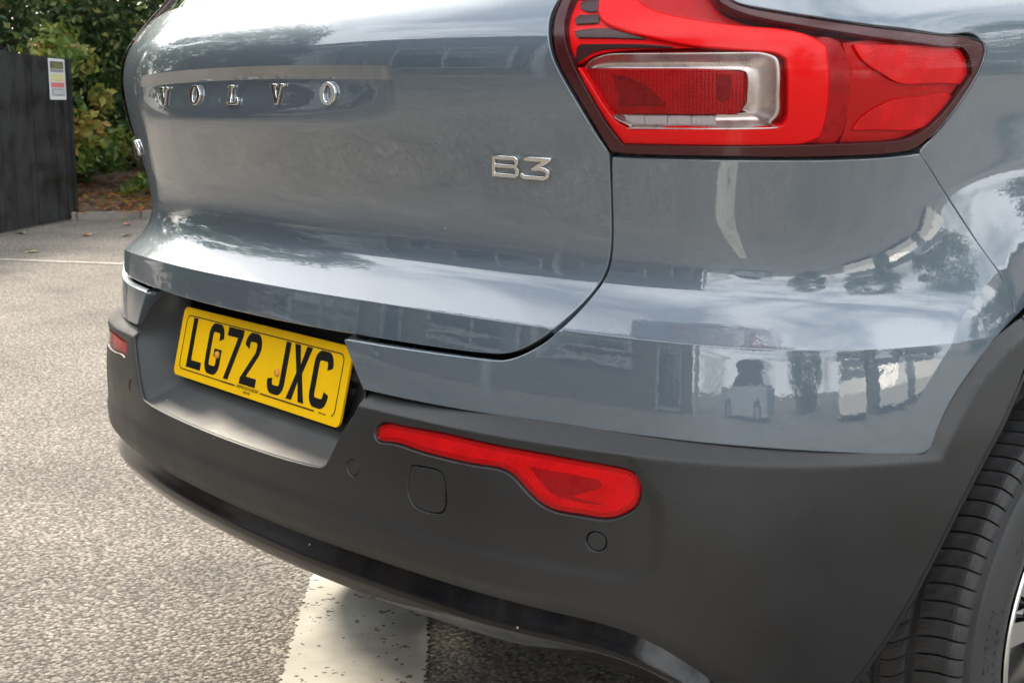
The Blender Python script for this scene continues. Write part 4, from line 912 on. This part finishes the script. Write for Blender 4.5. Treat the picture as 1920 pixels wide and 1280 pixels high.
# ---------------------------------------------------------------- badges
def E_(w, h, t): # oval ring
    return [arc(0, 0, w/2, h/2, 0, 360, 32)[:-1], arc(0, 0, w/2-t, h/2-t*.55, 360, 0, 32)[:-1]]
H = .0285
gV = [[(-.019, H/2), (-.019, H/2-.0045), (-.0145, H/2-.0045), (-.0035, -H/2), (.0045, -H/2), (.0125, H/2-.0045), (.019, H/2-.0045), (.019, H/2), (.004, H/2), (.004, H/2-.0045), (.0070, H/2-.0045), (.0015, -H/2+.0105), (-.0050, H/2-.0045), (-.001, H/2-.0045), (-.001, H/2)]]
gL = [[(-.017, H/2), (-.017, H/2-.0042), (-.0125, H/2-.0042), (-.0125, -H/2+.0042), (-.017, -H/2+.0042), (-.017, -H/2), (.017, -H/2), (.017, -H/2+.0110), (.0120, -H/2+.0110), (.0095, -H/2+.0045), (-.0035, -H/2+.0045), (-.0035, H/2-.0042), (.0015, H/2-.0042), (.0015, H/2)]]
gO = E_(.036, H*1.08, .0095)
for (s, q), g in zip(((-.2540, 1.0890), (-.1300, 1.0895), (-.0030, 1.0885), (.1240, 1.0885), (.2500, 1.0885)), (gV, gO, gL, gV, gO)):
    o = glyph('badge_letter', g, M['chrome'], tg, skin_frame(tail, s, q, .0022), .0012, .0013)
bB = [[(-.019, .0135), (.0135, .0135), (.0185, .0100), (.0185, .0040), (.0160, .0008), (.0200, -.0025), (.0200, -.0095), (.0150, -.0135), (-.019, -.0135)],
      [(-.0145, .0085), (-.0145, .0030), (.0120, .0030), (.0138, .0045), (.0138, .0070), (.0122, .0085)], [(-.0145, -.0015), (-.0145, -.0085), (.0130, -.0085), (.0150, -.0070), (.0150, -.0030), (.0132, -.0015)]]
b3 = [[(-.0165, .0140), (.0205, .0140), (.0205, .0105), (.0065, .0018), (.0140, .0018), (.0195, -.0020), (.0195, -.0090), (.0140, -.0140), (-.0160, -.0140), (-.0205, -.0105), (-.0205, -.0065), (-.0170, -.0065), (-.0145, -.0088), (.0120, -.0088), (.0148, -.0070), (.0148, -.0045), (.0120, -.0025), (-.0050, -.0025), (-.0060, .0005), (.0085, .0088), (-.0165, .0088)]]
for nm, g, s, q in (('badge_letter', bB, .5420, 1.0060), ('badge_digit', b3, .5862, 1.0060)):
    m4 = skin_frame(tail, s, q, .0020) @ Matrix(((1, .18, 0, 0), (0, 1, 0, 0), (0, 0, 1, 0), (0, 0, 0, 1)))
    glyph(nm, g, M['chrome'], tg, m4, .0009, .0011)
x4 = [[(-.017, .0135), (-.010, .0135), (0, .004), (.010, .0135), (.017, .0135), (.0045, 0), (.017, -.0135), (.010, -.0135), (0, -.004), (-.010, -.0135), (-.017, -.0135), (-.0045, 0)]]
xC = [arc(0, 0, .018, .0135, 40, 320, 20) + arc(0, 0, .012, .0085, 320, 40, 20)]
d4 = [[(.004, .0135), (.010, .0135), (.010, -.0035), (.017, -.0035), (.017, -.0080), (.010, -.0080), (.010, -.0135), (.0045, -.0135), (.0045, -.0080), (-.017, -.0080), (-.017, -.0040)], [(.0045, .0070), (-.0085, -.0035), (.0045, -.0035)]]
for g, s in ((x4, -.715), (xC, -.668), (d4, -.621), (E_(.034, .027, .0055), -.574)):
    glyph('badge_character', g, M['chrome'], tg, skin_frame(tail, s, 1.0088, .0022), .0010, .0012)

# ---------------------------------------------------------------- number plate
c_, s_ = math.cos(R(13.67)), math.sin(R(13.67))
PM = frame((0, 0, .70), (1, 0, 0), (0, s_, c_), (0, -c_, s_))
plate = CP(empty('number_plate')); plate.parent = car
def rrect(w, h, r, n=6): return arc(w/2-r, h/2-r, r, r, 0, 90, n)+arc(-w/2+r, h/2-r, r, r, 90, 180, n)+arc(-w/2+r, -h/2+r, r, r, 180, 270, n)+arc(w/2-r, -h/2+r, r, r, 270, 360, n)
glyph('plate_sheet', [rrect(.520, .111, .011)], M['yellow'], plate, PM @ Matrix.Translation((0, 0, -.0015)), .0015, .0004)
z1 = Matrix.Translation((0, 0, .0007))
def strip(pts, w):
    a = []; b = []
    for i, p in enumerate(pts):
        p0, p1 = pts[max(i-1, 0)], pts[min(i+1, len(pts)-1)]; dx, dy = p1[0]-p0[0], p1[1]-p0[1]; l = math.hypot(dx, dy) or 1
        a.append((p[0]-dy/l*w/2, p[1]+dx/l*w/2)); b.append((p[0]+dy/l*w/2, p[1]-dx/l*w/2))
    return a+b[::-1]
bw, bh, br = .486, .086, .010
pa = [(-.047, -bh/2), (-bw/2+br, -bh/2)] + arc(-bw/2+br, -bh/2+br, br, br, 270, 180, 6) + arc(-bw/2+br, bh/2-br, br, br, 180, 90, 6) + arc(bw/2-br, bh/2-br, br, br, 90, 0, 6) + arc(bw/2-br, -bh/2+br, br, br, 0, -72, 6)
glyph('border_line', [strip(pa, .0017)], M['print_brown'], plate, PM @ z1, .0002)
glyph('border_line', [strip([(.033, -bh/2), (.190, -bh/2)], .0022)], M['print_brown'], plate, PM @ z1, .0002)
glyph('border_line', [strip([(-.047, -bh/2), (-.09, -bh/2)], .0022)], M['print_brown'], plate, PM @ z1 @ Matrix.Translation((0, 0, .0002)), .0002)
w2, h2, t_ = .025, .0395, .014
def thick_c(open_r, g=False):
    o_ = arc(w2-.017, h2-.020, .017, .020, 0, 90, 6)+arc(-w2+.017, h2-.020, .017, .020, 90, 180, 6)+arc(-w2+.017, -h2+.020, .017, .020, 180, 270, 6)+arc(w2-.017, -h2+.020, .017, .020, 270, 360, 6)
    return o_
cC = arc(w2-.017, h2-.019, .017, .019, -6, 90, 7)+arc(-w2+.017, h2-.019, .017, .019, 90, 180, 6)+arc(-w2+.017, -h2+.019, .017, .019, 180, 270, 6)+arc(w2-.017, -h2+.019, .017, .019, 270, 360+6, 7)
cCi = [(w2-.013, -h2+.024)]+arc(w2-.017, -h2+.019, .0035, .0055, 0, -90, 4)+arc(-w2+.017, -h2+.019, .0035, .0055, 270, 180, 4)+arc(-w2+.017, h2-.019, .0035, .0055, 180, 90, 4)+arc(w2-.017, h2-.019, .0035, .0055, 90, 0, 4)+[(w2-.0135, h2-.0255)]
CH = {'L': [[(-w2, h2), (-w2+t_, h2), (-w2+t_, -h2+.0125), (w2, -h2+.0125), (w2, -h2), (-w2, -h2)]],
      '7': [[(-w2, h2), (w2, h2), (w2, h2-.010), (-.002, -h2), (-.0165, -h2), (.0095, h2-.0135), (-w2, h2-.0135)]],
      'X': [[(-w2, h2), (-w2+.0155, h2), (0, .0115), (w2-.0155, h2), (w2, h2), (.0078, 0), (w2, -h2), (w2-.0155, -h2), (0, -.0115), (-w2+.0155, -h2), (-w2, -h2), (-.0078, 0)]],
      'J': [[(w2-t_, h2), (w2, h2)]+arc(w2-.017, -h2+.019, .017, .019, 360, 270, 7)+arc(-w2+.017, -h2+.019, .017, .019, 270, 176, 7)+[(-w2+.0135, -h2+.0225)]+arc(-w2+.0175, -h2+.019, .0035, .006, 180, 270, 4)+arc(w2-.0175, -h2+.019, .0035, .006, 270, 360, 4)],
      'C': [cC+cCi], 'G': [arc(w2-.017, h2-.019, .017, .019, -6, 90, 7)+arc(-w2+.017, h2-.019, .017, .019, 90, 180, 6)+arc(-w2+.017, -h2+.019, .017, .019, 180, 270, 6)+arc(w2-.017, -h2+.019, .017, .019, 270, 360, 7)+[(w2, .001), (.001, .001), (.001, -.0115), (w2-.0135, -.0115)]+arc(w2-.017, -h2+.019, .0035, .0055, 0, -90, 4)+arc(-w2+.017, -h2+.019, .0035, .0055, 270, 180, 4)+arc(-w2+.017, h2-.019, .0035, .0055, 180, 90, 4)+arc(w2-.017, h2-.019, .0035, .0055, 90, 0, 4)+[(w2-.0135, h2-.0255)]],
      '2': [[(-w2, h2-.020)]+arc(-w2+.018, h2-.019, .018, .019, 176, 90, 7)+arc(w2-.018, h2-.019, .018, .019, 90, -10, 8)+[(w2-.004, .008), (-.0075, -h2+.0130), (w2, -h2+.0130), (w2, -h2), (-w2, -h2), (-w2, -h2+.0085), (w2-.0150, h2-.028)]+arc(w2-.0178, h2-.019, .0040, .0058, -25, 90, 5)+arc(-w2+.0178, h2-.019, .0040, .0058, 90, 180, 4)+[(-w2+.0135, h2-.0250)]]}
x = -.219+w2
for i, ch in enumerate('LG72JXC'):
    glyph('plate_character', CH[ch], M['print'], plate, PM @ Matrix.Translation((x, .0015, .0007)), .0002); x += .061 if i != 3 else .083
for sx, sz in ((-.118, -.006), (.073, -.006)):
    pts = [(0, 0, 0)]; vv = []; ff = []
    for r_, h_ in ((.0060, .0006), (.0058, .0030), (.0048, .0044), (.0028, .0050)): vv += [(r_*math.cos(k*math.pi/8), r_*math.sin(k*math.pi/8), h_) for k in range(16)]
    for j in range(3): ff += [(j*16+k, j*16+(k+1) % 16, (j+1)*16+(k+1) % 16, (j+1)*16+k) for k in range(16)]
    ff.append(tuple(range(48, 64)))
    o = pyd('screw_cap', [tuple(PM @ Matrix.Translation((sx, sz, 0)) @ Vector(v)) for v in vv], ff, M['screwcap'], plate)
    glyph('screw_slot', [[(-.0022, -.0004), (.0022, -.0004), (.0022, .0004), (-.0022, .0004)]], M['print_brown'], plate, PM @ Matrix.Translation((sx, sz, .0050)) @ Matrix.Rotation(1.1, 4, 'Z'), .0002)
text('supplier_name', 'HARWOODS GROUP', .0072, M['print_brown'], plate, PM @ Matrix.Translation((-.007, -bh/2+.0005, .0008)), .0001, 1.0)
text('supplier_code', 'GP18 1BZ', .0052, M['print_brown'], plate, PM @ Matrix.Translation((-.007, -bh/2-.0058, .0008)), .0001)
text('standard_mark', 'BS AU 145e', .0038, M['print_brown'], plate, PM @ Matrix.Translation((.212, -bh/2, .0008)), .0001)

# ---------------------------------------------------------------- rear right wheel
def lathe(name, prof, x_axis, m, parent, n=128):
    vs = []; k = len(prof)
    for i in range(n):
        a = 2*math.pi*i/n; vs += [(x, r*math.cos(a), r*math.sin(a)) for x, r in prof]
    f = [(i*k+j, i*k+j+1, ((i+1) % n)*k+j+1, ((i+1) % n)*k+j) for i in range(n) for j in range(k-1)]
    return pyd(name, vs, f, m, parent)
WX = .785           # middle of the tread
def tread_r(u):     # u across the tread from the middle
    a = abs(u)/.1175; return .3605-.0045*a*a-.016*max(0, a-.86)/.14*max(0, a-.86)/.14
def make_wheel(loc, blocks):
    w = empty('rear_wheel' if loc[1] < 2 else 'front_wheel'); w.parent = car; w.location = (loc[0], loc[1]-.8, loc[2])
    sg = 1 if loc[0] > 0 else -1
    g = .0075 if blocks else .002
    ty = lathe('tyre', [(sg*x, r) for x, r in [(-.105, .255), (-.122, .275), (-.1245, .305), (-.122, .330), (-.1175, tread_r(.1175)-g), (-.06, tread_r(.06)-g), (0, tread_r(0)-g), (.06, tread_r(.06)-g), (.095, tread_r(.095)-g-.002), (.1120, .3360), (.1165, .3345), (.1190, .3335), (.1205, .3325), (.1225, .325), (.1235, .3235), (.1260, .309), (.1255, .292), (.1215, .276), (.1200, .2745), (.1180, .268), (.113, .2560), (.108, .2495)]], 0, M['tyre_side'], w)
    if blocks:
        NB = 100; da = 2*math.pi/NB
        def block(u0, u1, gap, skew, nu=14, na=4):
            vs = []; nn = nu*na
            for lay in (0, 1):
                for i in range(nu):
                    t = i/(nu-1); u = u0+(u1-u0)*t
                    for j in range(na):
                        c = (j/(na-1)-.5); a = da*c*(1-gap)+skew(t)*da; r = tread_r(u) if lay == 0 else tread_r(u)-.0085
                        if lay == 0 and (j in (0, na-1) or i in (0, nu-1)): r -= .0009
                        vs.append((u, -r*math.cos(a), r*math.sin(a)))
            f = [(i*na+j, i*na+j+1, (i+1)*na+j+1, (i+1)*na+j) for i in range(nu-1) for j in range(na-1)]
            for i in range(nu-1): f += [(i*na, (i+1)*na, nn+(i+1)*na, nn+i*na), (i*na+na-1, nn+i*na+na-1, nn+(i+1)*na+na-1, (i+1)*na+na-1)]
            for j in range(na-1): f += [(j, nn+j, nn+j+1, j+1), ((nu-1)*na+j, (nu-1)*na+j+1, nn+(nu-1)*na+j+1, nn+(nu-1)*na+j)]
            me = bpy.data.meshes.new('tread_block'); me.from_pydata(vs, [], f); me.materials.append(M['tyre']); return me
        kinds = [block(.0535, .1135, .13, lambda t: .55*math.sin(t*1.7)-.25*t), block(.0035, .0415, .07, lambda t: .75*t*t), block(-.0425, -.0115, .07, lambda t: -.75*t*t+.4), block(-.1135, -.0560, .13, lambda t: -.5*t)]
        for me in kinds:
            for k in range(NB):
                if me in kinds[2:] and not (-34 < k*360/NB-0 < 40 or k*360/NB > 320): continue
                if not (k*360/NB < 95 or k*360/NB > 290): continue
                o = bpy.data.objects.new('tread_block', me); COL.objects.link(o); o.parent = ty; o.rotation_euler.x = -k*da
        for word, a0, r_ in (('MICHELIN', 171, .3085), ('PRIMACY 4', 171, .2930), ('MADE IN', 138, .300)):
            for i, chh in enumerate(word):
                if chh == ' ': continue
                a = R(a0+(i-len(word)/2)*-2.6); ctr_ = Vector((.1262, -.0, 0)); rad = Vector((0, math.cos(a), math.sin(a))); tan = Vector((0, -math.sin(a), math.cos(a)))
                text('sidewall_letter', chh, .017 if r_ > .3 else .011, M['tyre'], ty, frame(Vector((.1258, 0, 0))+rad*r_, tan*-1, rad, (1, 0, 0)), .0006)
    rim = lathe('rim', [(sg*x, r) for x, r in [(.10, .236), (.110, .2480), (.1130, .2515), (.1160, .2500), (.1160, .2470), (.111, .2470), (.098, .243), (.02, .236), (-.09, .240), (-.10, .25)]], 0, M['gloss'], w, 96)
    lathe('rim_lip', [(sg*x, r) for x, r in [(.1136, .2520), (.1168, .2508), (.1172, .2490), (.1168, .2462)]], 0, M['alloy'], rim, 96)
    for k in range(5):
        for d in (-.16, .16):
            a = k*2*math.pi/5+d+.30; b = k*2*math.pi/5+d*.35+.30
            ca, sa, cb, sb = math.cos(a), math.sin(a), math.cos(b), math.sin(b)
            P0, P1 = Vector((.070, .06*cb, .06*sb)), Vector((.100, .250*ca, .250*sa)); t = (P1-P0).normalized(); n_ = Vector((1, 0, 0)).cross(t).normalized()
            vs = []
            for p, ww, th in ((P0, .022, .03), (P0.lerp(P1, .5), .015, .025), (P1, .021, .02)):
                vs += [p+n_*ww, p+n_*ww*.85+Vector((.006, 0, 0)), p-n_*ww*.85+Vector((.006, 0, 0)), p-n_*ww, p-n_*ww*.8-Vector((th, 0, 0)), p+n_*ww*.8-Vector((th, 0, 0))]
            vs = [(sg*v.x, v.y, v.z) for v in vs]
            f = [(j*6+i, j*6+(i+1) % 6, (j+1)*6+(i+1) % 6, (j+1)*6+i) for j in range(2) for i in range(6)]
            sp = pyd('spoke', vs, f, M['gloss'], w, smooth=False)
            vs2 = [(v[0]+sg*.0006, v[1], v[2]) for j in range(3) for v in (vs[j*6+1], vs[j*6+2])]
            pyd('spoke_face', vs2, [(0, 1, 3, 2), (2, 3, 5, 4)], M['alloy'], sp, smooth=False)
    lathe('hub', [(sg*x, r) for x, r in [(.085, .0), (.085, .03), (.075, .065), (.03, .075)]], 0, M['gloss'], w, 40)
    lathe('brake_disc', [(sg*x, r) for x, r in [(.02, .05), (.02, .16), (-.01, .16)]], 0, M['alloy'], w, 48)
    return w
make_wheel((WX, WY, WZ), True)
make_wheel((-WX, WY, WZ), False)
make_wheel((WX, WY+2.70, WZ), False)
make_wheel((-WX, WY+2.70, WZ), False)
# wheel arch liners
for sgn in (1, -1):
    vs = []
    for x in (.905, .60):
        vs += [(sgn*x, WY-.475*math.cos(R(a)), WZ+.475*math.sin(R(a))) for a in range(22, 159, 8)]
    n = len(vs)//2
    CP(pyd('arch_liner', vs, [(i, i+1, n+i+1, n+i) for i in range(n-1)], M['under'], car))
    CP(MB().box((sgn*.60-.01, WY-.5, .3), (sgn*.60+.01, WY+.5, .85)).build('inner_arch', M['under'], car))

# ================================================================== what the paint reflects: the yard around
BRICK = bpy.data.materials.new('buff_brick'); BRICK.use_nodes = True
_t = BRICK.node_tree; _b = _t.nodes['Principled BSDF']; _c = _t.nodes.new('ShaderNodeTexCoord'); _k = _t.nodes.new('ShaderNodeTexBrick')
_mp = _t.nodes.new('ShaderNodeMapping'); _mp.inputs['Rotation'].default_value = (R(90), 0, 0)
_k.inputs['Color1'].default_value = (.11, .080, .062, 1); _k.inputs['Color2'].default_value = (.16, .115, .09, 1); _k.inputs['Mortar'].default_value = (.17, .16, .14, 1); _k.inputs['Scale'].default_value = 4.5; _k.inputs['Mortar Size'].default_value = .012
_t.links.new(_c.outputs['Object'], _mp.inputs[0]); _t.links.new(_mp.outputs[0], _k.inputs['Vector']); _t.links.new(_k.outputs[0], _b.inputs['Base Color']); _b.inputs['Roughness'].default_value = .85
CLADM = mat('grey_cladding', (.055, .062, .07), .5); FRAMEM = mat('pale_window_frame', (.34, .35, .35), .4); WING = mat('showroom_glass', (.03, .035, .04), .05, coat=1)
bl = tag(empty('showroom_building', (-6.5, -11, 0), R(0)), 'low brick and glass showroom mirrored in the tailgate paint', 'building')
MB().box((-28, -4, 0), (13, 0, 2.3)).build('wall', BRICK, bl)
MB().box((-28, -4, 2.3), (13, -.01, 6.4)).build('upper_wall', CLADM, bl)
MB().box((-28.3, -4.2, 6.4), (13.3, .5, 6.75)).build('roof', CLADM, bl)
for x, wd, z0, z1 in ((-27, 3.2, .9, 2.9), (-22.5, 6.5, .15, 4.6), (-14.8, 2.2, .9, 2.9), (-11.4, 7.6, .15, 5.2), (-2.4, 1.1, .1, 2.3), (0, 4.4, .9, 4.4), (6.2, 2.6, 1.2, 3.0), (10.1, 1.8, .1, 2.4)):
    w = MB().box((x, .0, z0), (x+wd, .05, z1)).build('window', WING, bl)
    fm = MB(); k = max(int(wd/2.1), 1)
    for i in range(k+1): fm.box((x+i*(wd-.12)/k, .051, z0), (x+i*(wd-.12)/k+.12, .10, z1))
    for z in (z0, z0+(z1-z0)*.68, z1-.12): fm.box((x, .052, z), (x+wd, .101, z+.12))
    fm.build('window_frame', FRAMEM, w)
MB().box((-13, .01, 5.6), (-2, .25, 6.2)).build('fascia', FRAMEM, bl)
for i, x in enumerate((-9.0, -1.0, 5.5)):
    p = MB().box((x-.11, -8.6, 0), (x+.11, -8.38, 4.3)).build('canopy_post', FRAMEM)
    tag(p, ['pale steel post before the showroom, at its far left', 'pale steel post before the showroom, in the middle', 'pale steel post before the showroom, nearest the camera side'][i], 'post', 'posts before the showroom')
def other_car(loc, rz, c, label):
    root = tag(empty('reflected_car', loc, rz), label, 'car', 'cars parked across the yard')
    P = mat('car_paint', c, .35, coat=1, coat_rough=.02)
    prof = [(-2.1, .20), (-2.15, .6), (-2.05, .95), (-.9, 1.02), (1.9, 1.05), (2.15, .95), (2.15, .22)]
    cab = [(-1.1, 1.0), (-.35, 1.48), (1.3, 1.52), (2.0, 1.04)]
    def ext(nm, pr, ys, m, par):
        n = len(pr); vs = [(x, y*k, z) for y, k in ys for x, z in pr]; f = [(r*n+i, r*n+(i+1) % n, (r+1)*n+(i+1) % n, (r+1)*n+i) for r in range(len(ys)-1) for i in range(n)]
        f += [tuple(range(n))[::-1], tuple(range((len(ys)-1)*n, len(ys)*n))]; return pyd(nm, vs, f, m, par, smooth=False)
    ext('body', prof, ((-.88, 1), (.88, 1)), P, root)
    ext('cabin_glass', cab, ((-.74, 1), (.74, 1)), M['glass'], root)
    ext('roof', [(-.4, 1.475), (-.35, 1.53), (1.3, 1.57), (1.4, 1.50)], ((-.74, 1), (.74, 1)), P, root)
    for x in (-1.35, 1.35):
        for y in (-.80, .80):
            mb = MB(); mb.tube([(x, y-.10, .33), (x, y+.10, .33)], .33, 20); wv = mb.build('wheel', M['tyre_side'], root); MB().tube([(x, y-.105, .33), (x, y+.105, .33)], .21, 14).build('hub_cap', M['alloy'], wv)
    return root
other_car((11.5, 1.5, 0), R(8), (.75, .75, .74), 'white hatchback mirrored in the bumper, nearest of the row')
other_car((12.2, 4.3, 0), R(6), (.62, .63, .65), 'silver hatchback in the middle of the row across the yard')
other_car((12.8, 7.1, 0), R(8), (.70, .69, .66), 'white hatchback farthest along the row across the yard')
other_car((9.5, -7.2, 0), R(80), (.30, .33, .36), 'grey hatchback parked before the showroom')
for i, (x, y, s, l) in enumerate(((17, -4, 1.5, 'tree at the right end of the yard, nearest the showroom'), (18, 3, 1.7, 'broad tree behind the parked cars across the yard'), (18, 10, 1.6, 'tree behind the far end of the car row'), (11, 17, 1.7, 'tree ahead of the car beyond the row'), (3, 20, 1.6, 'tree straight ahead of the parked car'), (-6, 18, 1.7, 'tree beyond the car bonnet to the left'))):
    o, _ = shrub('yard_tree', l, (x, y, 0), (1.55*s, 1.5*s, 2.1*s), 0, .11, 30+i, GREEN, base=cA, group='trees round the yard', cat='tree'); o.children[0].scale = (s, s, s)
MAROON = leaf_mat('copper_leaves', [(.05, .012, .012), (.10, .02, .018), (.16, .03, .03), (.2, .06, .04)])
o, _ = shrub('yard_tree', 'tall green tree mirrored in the tailgate ledge, left of the camera', (-12.5, -4.6, 0), (3.6, 3.4, 4.6), 0, .2, 41, GREEN, base=cA, group='trees round the yard', cat='tree'); o.children[0].scale = (2.3, 2.3, 2.15)
shrub('copper_tree', 'copper leaved tree mirrored in the tailgate ledge beside the green one', (-8.2, -4.4, 0), (1.5, 1.5, 2.9), 5000, .16, 42, MAROON, 60, group='trees round the yard', cat='tree')
